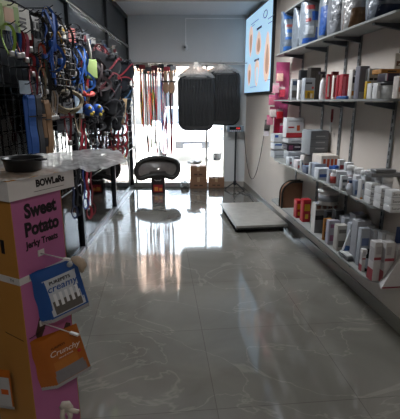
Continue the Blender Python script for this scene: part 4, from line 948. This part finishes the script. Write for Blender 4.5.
def harness(px, py, X, W_, H_, col, col2, label, rz=-.5, group='dog harnesses', pad=False):
    e, p = item('dog_harness', px, py, X, label, 'harness', group, rz)
    m = MB()
    def tubeloop(c, ry, rz2, w, x=0, a0=0, a1=2*pi):
        n = 22; full = abs(a1-a0-2*pi) < .01
        pts = [(x+.02*sin(2*(a0+(a1-a0)*k/n)), c[0]+ry*cos(a0+(a1-a0)*k/n), c[1]+rz2*sin(a0+(a1-a0)*k/n)) for k in range(n if full else n+1)]
        wd = [(.25, cos(a0+(a1-a0)*k/n), sin(a0+(a1-a0)*k/n)) for k in range(len(pts))]
        m.ribbon(pts, wd, w, .004, 0, full)
    w = .019 if not pad else .032
    rr = random.Random(int(px*7)); sk = rr.uniform(-.04, .04)
    def blob(cy, cz, ry, rz2, w, x, tw):
        n = 24; pts = []; wd = []
        for k in range(n):
            a = 2*pi*k/n; y = ry*cos(a)*(1-.35*sin(a)+.15*sin(3*a+tw)); z = rz2*(sin(a)-.18*cos(2*a+tw))
            pts.append((x+.035*sin(2*a+tw), cy+y+sk*z*4, cz+z)); wd.append((.5+.4*sin(a+tw), cos(a), sin(a)))
        m.ribbon(pts, wd, w, .005, 0, True)
    blob(0, -H_*.26, W_*.26, H_*.25, w, 0, 1.); blob(.01, -H_*.66, W_*.36, H_*.22, w, .02, 2.4)
    if pad: blob(-.05, -H_*.5, W_*.45, H_*.3, w*1.3, -.03, 4.)
    seg(m, (-W_*.2, -.02), (W_*.18, -H_*.6), w, .005, .025, bow=.03); seg(m, (W_*.16, -.03), (-W_*.2, -H_*.78), w, .005, .03, bow=.03)
    seg(m, (W_*.05, -H_*.5), (W_*.12, -H_*1.12), w*.8, .005, .01); seg(m, (-W_*.1, -H_*.6), (-W_*.06, -H_), w*.7, .005, .02)
    m.build('strap', M(col, .7, 0, .18, 40), e)
    for (y, z) in ((0, -H_*.5), (-W_*.42, -H_*.7), (W_*.4, -H_*.75)): m = MB(); m.bbox(.01, .04, y-.016, y+.016, z-.022, z+.022, .006); m.build('buckle', M(col2, .4), e)
    m = MB(); strap_ring(m, (0, -.01), .016); m.build('metal_ring', M('A8A6A0', .3, .9), e)
    return e
def strap_ring(m, c, r, x=.0, t=.003): m.tube([(x, c[0]+r*cos(a*pi/6), c[1]+r*sin(a*pi/6)) for a in range(12)], t, 5, closed=True)
def hang_loop(px, py, X, W_, H_, col, label, w=.02, name='dog_collar', cat='collar', group=None, rz=-.3, col2=None):
    e, p = item(name, px, py, X, label, cat, group, rz)
    m = MB(); n = 24; pts = []; wd = []
    for k in range(n):
        a = pi/2+2*pi*k/n; y = W_/2*cos(a)*(1-.25*sin(a)); z = -H_/2+H_/2*sin(a); pts.append((.012*sin(2*a), y, z)); wd.append((.5, cos(a), sin(a)))
    m.ribbon(pts, wd, w, .004, 0, True); m.build('band', M(col, .65, 0, .2, 50), e)
    m = MB(); m.bbox(-.008, .014, -.02, .02, -H_-.012, -H_+.02, .005); m.build('buckle', M(col2 or '8A8884', .35, .6 if not col2 else 0), e)
    return e
def card(px, py, X, W_, H_, col, marks, cols, label, rz=-.3, group=None, name='product_card', item_col=None):
    e, p = item(name, px, py, X, label, 'product card', group, rz)
    m = MB(); m.box(-.002, .002, -W_/2, W_/2, -H_, .02)
    for (a, b, c, d, mi) in marks: m.box(.002, .0032, -W_/2+a*W_, -W_/2+b*W_, -H_+c*H_, -H_+d*H_, mi)
    m.build('backing_card', [M(col, .5)]+[M(c, .5) for c in cols], e)
    if item_col:
        m = MB(); m.bbox(.003, .03, -W_*.35, W_*.35, -H_*.9, -H_*.35, .008); m.build('product', M(item_col, .4, 0, .25, 50), e)
    return e
# posters / header cards at top left
card(7, 5, -1.08, .17, .135, 'B7BE8E', [(.0, .25, 0, 1, 1), (.3, .75, .25, .9, 2), (.3, .9, 0, .35, 3), (.75, 1, 0, 1, 1)], ['7E9A4C', 'C29A7C', '9AA8AE'], 'green and cream picture card with a dog, topmost at the far left', name='picture_card')
card(19, 11, -1.08, .17, .15, 'B4B2A8', [(.2, .8, .55, .65, 1), (.25, .75, .4, .5, 1), (.2, .8, .7, .78, 1), (0, .15, 0, 1, 2)], ['34322E', '7E9A4C'], 'white card with black writing beside the green dog card', name='lettered_card')
card(25.5, 15.5, -1.1, .07, .075, 'A6A8A6', [(.2, .8, .3, .4, 1)], ['5C5C5C'], 'small white card right of the white lettered card')
card(34.5, 20, -1.1, .09, .065, 'A2A2A0', [(.1, .4, .2, .8, 1), (.6, .9, .2, .8, 1)], ['2A2A2C'], 'white card with black dots left of the blue harness', rz=-.2)
card(37.5, 42, -1.1, .08, .08, '6E7074', [(.1, .9, .5, .55, 1)], ['4A4C50'], 'grey card under the upper blue harness')
card(71.5, 30.5, -1.1, .1, .1, 'A8605A', [(.2, .8, .5, .8, 1)], ['C8A8A0'], 'salmon red card left of the middle post')
card(63.5, 28, -1.1, .05, .09, 'B8B4A8', [(.1, .9, .6, .95, 1)], ['C09A20'], 'slim white and yellow card right of the yellow loop')
card(85, 53, -1.1, .07, .16, 'A8A29A', [(.2, .8, .2, .5, 1)], ['6A5A50'], 'narrow white card left of the green slicker brush')
# first row collars
hang_loop(7, 24, -1.08, .10, .16, '86A83A', 'neon green dog collar hanging below the dog picture card', .016)
hang_loop(11, 25, -1.1, .07, .15, '1C2A4E', 'dark navy collar right of the neon green one', .018)
hang_loop(14.5, 27, -1.08, .07, .16, '1F4488', 'bright blue collar between navy and red collars', .02)
hang_loop(19, 31, -1.08, .06, .14, '8E2832', 'red collar left of the pink one at the far left', .02)
hang_loop(23, 33, -1.08, .06, .16, 'B05A74', 'rose pink collar under the white lettered card', .02)
hang_loop(28, 33, -1.08, .05, .1, '7A1C24', 'small dark red collar right of the rose pink one', .018)
# blue harnesses etc
harness(46, 8, -1.06, .17, .46, '1F4F9C', '2A5CA8', 'large blue harness with gold edge hanging high left of the yellow loop')
e, p = item('yellow_leash', 55, 30, -1.06, 'mustard yellow loop leash hanging beside the upper blue harness', 'leash', None, -.2)
m = MB(); m.tube([(0, .11*sin(a)*(1 if a < pi else .6), -.16+.16*cos(a)) for a in [2*pi*k/24 for k in range(24)]], .0075, 7, closed=True); m.build('cord', M('B0862A', .6, 0, .15, 60), e)
m = MB(); m.lathe([(.01, -.02), (.012, .0), (.01, .02)], 10); m.build('slider', M('3A2A18', .5), e)
hang_loop(41, 44, -1.08, .05, .24, '9C3A24', 'orange red strap under the large blue harness', .018)
hang_loop(30.5, 55, -1.08, .05, .12, '7C1820', 'dark red strap hanging left of the orange red one', .02)
harness(78, 45, -1.06, .26, .42, '2F62B0', '3A70BE', 'bright blue harness with crossed straps hanging in the middle')
e, p = item('slicker_brush', 88, 40, -1.0, 'lime green slicker brush with a white handle hanging head down', 'brush', None, -.6)
m = MB(); m.tube([(0, 0, .01), (0, .01, -.08), (0, .02, -.17)], .012, 8, rs=[.009, .015, .011]); m.build('handle', M('B9B4AC', .4), e)
m = MB(); m.bbox(-.012, .012, -.045, .075, -.33, -.16, .01); m.build('head', M('7FA046', .5, 0, .1, 30), e)
m = MB(); m.bbox(.012, .02, -.04, .07, -.32, -.17, .003); m.build('bristles', M('9AB06A', .7, 0, .4, 200), e)
hang_loop(84, 60, -1.05, .1, .26, '9C2630', 'red padded strap right of the bright blue harness', .03)
hang_loop(86, 66, -1.05, .06, .22, 'B08A2E', 'thin gold leash loop under the narrow white card', .01, col2='1F2E60')
harness(99, 46, -1.03, .34, .34, '4E141A', '18181A', 'red and black padded harness right of the slicker brush', pad=True)
harness(113, 55, -1.03, .42, .38, '4A1018', '15161A', 'large black and red harness with reflective trim near the window', pad=True)
# black saddle vests near window
def vest(px, py, X, W_, H_, col, col2, label, rz=-.5):
    e, p = item('dog_vest', px, py, X, label, 'dog vest', 'padded dog vests', rz)
    m = MB(); vs = []; n = 14; rows = 10
    for i in range(rows+1):
        v = i/rows; hw = W_/2*(.55+.45*sin(pi*min(1, v*1.1+.12)))
        for k in range(n+1):
            a = pi*k/n; vs.append((.09*sin(a)*(1-.2*v), -hw*cos(a), -H_*v+.02*sin(3*a)))
    m.add(vs, [(i*(n+1)+k, i*(n+1)+k+1, (i+1)*(n+1)+k+1, (i+1)*(n+1)+k) for i in range(rows) for k in range(n)], 0, True)
    o = m.build('padded_body', M(col, .85, 0, .3, 25, .2), e); md = o.modifiers.new('s', 'SOLIDIFY'); md.thickness = .02
    m = MB(); m.tube([(.1, -.06, -.04), (.13, -.03, -.01), (.13, .03, -.01), (.1, .06, -.04)], .012, 8); m.build('handle', M(col, .7), e)
    m = MB(); m.ribbon([(.1*sin(a)+.012, -W_*.42*cos(a), -H_*(.35+.25*sin(2*a))) for a in [pi*k/12 for k in range(13)]], (0, 0, 1), .018, .004); m.ribbon([(.1*sin(a)+.010, -W_*.43*cos(a), -H_*(.7+.15*cos(a*2))) for a in [pi*k/12 for k in range(13)]], (0, 0, 1), .014, .004); m.build('trim', M(col2, .6), e)
    return e
vest(104, 54, -.99, .5, .34, '17181B', '5C1A22', 'black padded vest with maroon trim between the red harnesses')
vest(118, 60, -.99, .6, .36, '14171D', '6A1820', 'black padded vest with bright red edging beside the window post')
vest(122, 86, -1.05, .4, .30, '1C242C', '3A5A7C', 'slate blue grey vest hanging at the window end')
vest(106, 80, -1.0, .45, .36, '121316', '2A2A2E', 'black padded vest hanging below the black and red harness')
vest(94, 90, -1.1, .4, .3, '15161A', '3A3A3C', 'black vest behind the blue spotted toy')
vest(112, 100, -1.05, .45, .34, '0E0F12', '1F2024', 'dark vest left of the beige net toy')
vest(98, 70, -1.02, .45, .3, '0E0F12', '401018', 'black vest with faint maroon edge right of the lime green brush')
vest(101, 98, -1.08, .5, .34, '101114', '26262A', 'black vest right of the blue spotted toy')
vest(84, 92, -1.14, .4, .34, '101115', '26262A', 'black vest behind the coral red bone toy')
harness(107, 66, -1.0, .3, .3, '641620', '101012', 'dark red harness lying over the black padded vests', pad=True)
harness(96, 60, -1.0, .28, .3, '24181A', '101012', 'black harness just right of the lime green brush', pad=True)
harness(92, 108, -1.05, .26, .24, '141418', '3A3A3C', 'black strap harness below the blue spotted toy')
harness(56, 62, -1.08, .16, .3, '1A1C20', '8A8884', 'black strap harness below the yellow loop leash')
harness(64, 44, -1.08, .16, .3, '22242A', '9A9894', 'charcoal strap harness with steel rings left of the bright blue one')
# red star toy, spotted toy, rope, net
e, p = item('red_toy', 88, 91, -1.0, 'coral red rubber bone toy above the blue spotted toy', 'toy', None, -.5)
m = MB(); m.tube([(0, -.06, -.02), (0, -.03, -.035), (0, .03, -.035), (0, .06, -.02)], .02, 10, rs=[.026, .015, .015, .026]); m.build('body', M('C0463E', .4), e)
e, p = item('spotted_toy', 92.5, 101, -1.0, 'blue double ball toy with yellow spots hanging among black gear', 'toy', None, -.6)
m = MB()
for sy in (-.055, .055): m = MB(); m.lathe([(.004, -.055), (.03, -.046), (.052, -.02), (.055, 0), (.05, .02), (.03, .046), (.004, .055)], 18, (0, sy, -.08)); m.build('ball', M('27509C', .5), e)
for (y, z) in ((-.075, -.06), (-.04, -.1), (.04, -.05), (.075, -.09), (.05, -.12), (-.06, -.115)): m = MB(); m.lathe([(.006, -.016), (.015, -.008), (.016, .004), (.005, .014)], 8, (.043, y, z)); m.build('spot', M('C0A83A', .5), e)
e, p = item('rope_coil', 66, 92, -1.05, 'coil of thick beige braided rope hanging in the middle of the display', 'rope', None, -.5)
m = MB()
for j, (ry, rz2, o) in enumerate(((.15, .085, 0), (.14, .078, .012), (.155, .08, .02), (.13, .072, .03))):
    m.tube([(o+.006*sin(a*5), ry*cos(a), -.08+rz2*sin(a)+.006*j) for a in [2*pi*k/30 for k in range(30)]], .009, 7, closed=True)
m.build('coil', M('8C8068', .8, 0, .3, 80), e)
e, p = item('net_toy', 120, 97, -1.0, 'beige netted cone toy hanging near the window post', 'toy', None, -.5)
m = MB(); m.lathe([(.12, -.02), (.11, -.08), (.08, -.2), (.045, -.33)], 20, sx=.5); m.build('net', M('9A805E', .8, 0, .5, 60), e)
m = MB(); m.tube([(0, 0, -.02), (0, 0, .02)], .01); m.build('loop', M('B0A08C', .7), e)
# wide straps lower left
def wide(px, py0, py1, X, w, col, label, bend=0):
    e, p = item('wide_strap', px, py0, X, label, 'leash', 'wide straps hanging at the near end', -.35); z1 = onX(px, py1, X).z-p.z
    m = MB(); m.ribbon([(.03, 0, .0), (.035, 0, -.02)]+[(.03+.004*sin(k), bend*(k/10)*(1-k/10)*4, -.02+(z1+.02)*k/10) for k in range(1, 11)], (0, 1, 0), w, .006)
    m.ribbon([(.01, 0, .0), (.0, 0, -.02)]+[(.0, bend*(k/10), -.02+(z1+.02)*k/10) for k in range(1, 11)], (0, 1, 0), w, .006); m.build('webbing', M(col, .7, 0, .12, 60), e)
    m = MB(); m.box(.034, .04, -w/2, w/2, -.13, -.122); m.build('seam', M('10141C', .6), e)
wide(26, 95, 155, -1.05, .06, '27559E', 'wide blue strap with white paw print hanging at the left')
wide(33.5, 95, 155, -1.05, .045, '3A3C42', 'charcoal wide strap between the blue and brown straps')
wide(42, 100, 155, -1.05, .05, '8A6A4C', 'tan brown wide strap right of the charcoal one', .02)
wide(38, 98, 155, -1.08, .04, '16171A', 'narrow black strap beside the tan brown strap')
card(24.5, 84, -1.1, .1, .06, '8A98A4', [], [], 'pale blue plastic pack hanging highest above the blue strap', name='small_pack')
card(30, 84, -1.1, .09, .1, '5C6064', [(.1, .9, .4, .5, 1)], ['3C3E42'], 'grey fabric pack above the charcoal strap', name='small_pack')
card(38, 85, -1.1, .08, .09, 'A0A4A8', [(.2, .8, .4, .7, 1)], ['54585C'], 'white pack above the tan brown strap', name='small_pack')
for i, (px, c, lb) in enumerate(((49, 'A8A29C', 'white'), (51.5, 'B09A84', 'cream'), (54, 'A0A0A4', 'pale grey'))):
    hang_loop(px, 90, -1.08, .06, .20, c, lb+' narrow looped collar left of the rope coil', .01)
card(66, 105, -1.06, .18, .10, '7E8088', [(.1, .4, .3, .8, 1), (.5, .9, .3, .7, 2), (0, 1, 0, .15, 3)], ['4C5A8A', 'A89C8C', '8A3040'], 'printed box card hanging under the rope coil')
card(78, 96, -1.03, .1, .14, '8798A6', [(.2, .8, .2, .7, 1)], ['A8B8C4'], 'light blue paw shaped card left of the blue spotted toy')
# filler: leather muzzles, chains, dark leashes and metal goods
r = random.Random(11)
def muzzle(px, py, label, col, X=-1.05, s=1.):
    e, p = item('dog_muzzle', px, py, X, label, 'muzzle', 'muzzles', -.5)
    m = MB()
    for k in range(3): strap_loop_t(m, -.03-.045*k, (.07-.01*k)*s, (.05-.006*k)*s)
    for k in range(6):
        a = 2*pi*k/6; m.tube([(.05*s*cos(a), .07*s*sin(a), -.03), (.036*s*cos(a), .05*s*sin(a), -.12), (.0, .0, -.15)], .004, 5)
    m.build('cage', M(col, .4, .3, .2), e)
    m = MB(); m.ribbon([(.0, .07*s*cos(a), -.02+.07*sin(a)) for a in [pi*k/10 for k in range(11)]], (1, 0, 0), .015, .003); m.build('strap', M('1A1816', .6), e)
def strap_loop_t(m, z, ry, rx): m.tube([(rx*cos(a), ry*sin(a), z) for a in [2*pi*k/14 for k in range(14)]], .0045, 5, closed=True)
for i, (px, py, c, nm) in enumerate(((57, 28, '4A4A4C', 'grey wire muzzle right of the yellow loop, upper'), (60, 45, '55575A', 'grey wire muzzle below the slim yellow card'), (66, 60, '3A3632', 'brown black basket muzzle left of the bright blue harness'),
                        (53, 68, '2C2A2A', 'dark basket muzzle under the yellow loop'), (75, 30, '3C3E42', 'charcoal basket muzzle right of the salmon card'), (86, 108, '2A2A2C', 'dark basket muzzle below the blue spotted toy'), (60, 76, '4E4A44', 'taupe basket muzzle above the rope coil'))):
    muzzle(px, py, nm, c, -1.06, 1.2)
darks = ['141518', '1B1C20', '201C1A', '23252A', '15181F', '2A2320', '1E2126']
acc = ['6E1C24', '1E3A6C', '8A7A64', '7A2430', '4A4C50', '2C3C2E', '90908C', 'A06A2C', '5A2A4A', '6A1E20']
cn = dict(zip(acc, ['maroon', 'blue', 'taupe', 'dark red', 'grey', 'dark green', 'silver grey', 'amber', 'purple', 'brick red']))
used = {}
for row_, (y0, pxs) in enumerate(((14, range(26, 62, 6)), (24, range(46, 74, 7)), (40, range(60, 100, 6)), (52, range(50, 74, 6)), (62, range(34, 100, 7)), (74, range(58, 126, 7)), (98, range(96, 126, 6)), (110, range(70, 112, 6)))):
    for j, px in enumerate(pxs):
        yy = y0+(px-40)*(.12 if row_ < 5 else .02)+r.uniform(-2, 2)
        hang_loop(px+r.uniform(-1, 1), yy, r.choice((-1.15, -1.1, -1.18)), r.uniform(.06, .14), r.uniform(.18, .36), darks[(row_*3+j) % 7],
                  'dark nylon collar or leash loop in the crowded black bundle on the hooks', r.uniform(.015, .03), 'dark_leash', 'leash', 'dark leash loops crowding the grid', r.uniform(-.7, 0), '2E2E30' if j % 2 else '6A6864')
for j in range(44):
    k = acc[j % 10]; px = r.uniform(30, 122); py = r.uniform(60+.25*(px-30)*0, 118) if px > 55 else r.uniform(50, 72)
    used[k] = used.get(k, 0)+1
    hang_loop(px, py, r.choice((-1.14, -1.1, -1.05)), r.uniform(.03, .07), r.uniform(.12, .28), k, cn[k]+' nylon collar hanging in the crowded middle of the leash display', r.uniform(.01, .02), 'nylon_collar', 'collar', cn[k]+' collars in the crowded display', r.uniform(-.7, 0))
for j in range(14):
    px = 46+j*5.2; py = 18+.42*(px-46)+r.uniform(-3, 6)
    card(px, py, -1.18, r.uniform(.05, .09), r.uniform(.07, .12), ['6A6C70', '8E8C88', '54504E', '3F4348'][j % 4], [(.1, .9, .5, .6, 1)], ['2A2C30'], 'small grey blister card deep among the hanging collars', -.4, 'small blister cards among the collars', item_col=['22242A', '5A1E24', '20304E'][j % 3])
# red-black patterned collars rack at window end
RCOL = ['6E1420', '8A1C28', '1A1416', '7C1824', '3A1014', '941F2C']
for rr_ in range(4):
    for c_ in range(4):
        px = 110+c_*4.6; py = 114+rr_*11-c_*.5
        hang_loop(px, py, -1.1, .17, .17, RCOL[(rr_*2+c_*3) % 6], 'red and black patterned cat collar hanging in the column by the window post', .028, 'patterned_collar', 'collar', 'red and black collars by the window post', -.4, 'A08A4A' if (rr_+c_) % 3 == 0 else None)
# long straps below the film
for i, (px, y0, y1, c, nm, w) in enumerate(((80, 112, 158, '8C1C2A', 'long bright red leash left of the glass, above the film', .03), (84, 118, 160, '9A2430', 'second long red leash right of the first', .02), (75, 118, 200, '15171C', 'long black leash reaching down past the film', .02),
                                         (71, 165, 222, '1E2A4A', 'navy leash ending in a loop beside the display header', .02), (75.5, 170, 218, '14161A', 'black leash hanging left of the red leash below the film', .025), (86, 165, 222, '7C1A28', 'crimson leash with handle loop hanging lowest', .03), (82.5, 160, 212, '2A3A78', 'blue leash with white clip beside the crimson one', .015), (90, 165, 218, '5A1420', 'dark crimson leash at the right of the low group', .02))):
    p = onX(px, y0, -1.08); z1 = onX(px, y1, -1.08).z
    if y0 > 150: y_ = p.y
    e, p = item('long_leash', px, y0, -1.08, nm, 'leash', 'long leashes hanging low', -.3)
    h = p.z-z1; m = MB(); wd = w*.9
    n = 20; m.ribbon([(.0, .0+.01*sin(k*.6), -h*.78*k/n) for k in range(n+1)], (.3, 1, 0), wd, .005)
    m.ribbon([(.01*sin(a), .028*sin(a), -h*.78-h*.11+h*.11*cos(a)) for a in [2*pi*k/18 for k in range(18)]], [(.4, sin(a), cos(a)) for a in [2*pi*k/18 for k in range(18)]], wd, .005, 0, True)
    m.build('strap', M(c, .7, 0, .15, 50), e)
    m = MB(); m.tube([(0, 0, 0), (0, .01, -.02), (0, 0, -.04)], .004); m.build('clip', M('8E8C8A', .3, .8), e)
# hanging small goods under straps
for i, px in enumerate((60, 65, 70)):
    card(px, 120+i, -1.1, .09, .1, ['3A3C42', '2E3036', '44464A'][i], [(.1, .9, .2, .7, 1)], ['5C6066'], 'dark boxed item hanging low above the film, '+['left', 'middle', 'right']+' one' if False else 'dark boxed item hanging low above the film, '+['left', 'middle', 'right'][i]+' one', -.3)

# -------------------------------------------------- light
w = bpy.data.worlds.new('world'); S.world = w; w.use_nodes = True; nt = w.node_tree; bg = nt.nodes['Background']
bg.inputs[0].default_value = rgb('D6E2F0'); bg.inputs[1].default_value = 8.5
sun = bpy.data.lights.new('sun', 'SUN'); sun.energy = 45; sun.angle = .02; so = bpy.data.objects.new('sun', sun); COL.objects.link(so)
so.rotation_euler = (radians(-28), radians(12), 0)
def area(name, loc, sx, sy, en, col):
    l = bpy.data.lights.new(name, 'AREA'); l.shape = 'RECTANGLE'; l.size = sx; l.size_y = sy; l.energy = en; l.color = col
    o = bpy.data.objects.new(name, l); COL.objects.link(o); o.location = loc; return o
area('room_fill', (.2, -1.2, 2.95), .8, .8, 23, (1, .93, .84))  # added fill light behind the camera, no visible fixture
area('room_fill', (-.1, 4.25, 2.9), .8, .8, 50, (.95, .97, 1))  # added fill out of frame, lifts the dim back wall and shelves
area('back_room_fill', (-2.4, 5.0, 2.9), .8, 1.2, 34, (.85, .93, 1))  # added light, brightens the space seen through the partition glass
S.view_settings.view_transform = 'Standard'; S.view_settings.look = 'None'; S.view_settings.gamma = 1; S.view_settings.use_curve_mapping = False
S.view_settings.exposure = 0.65
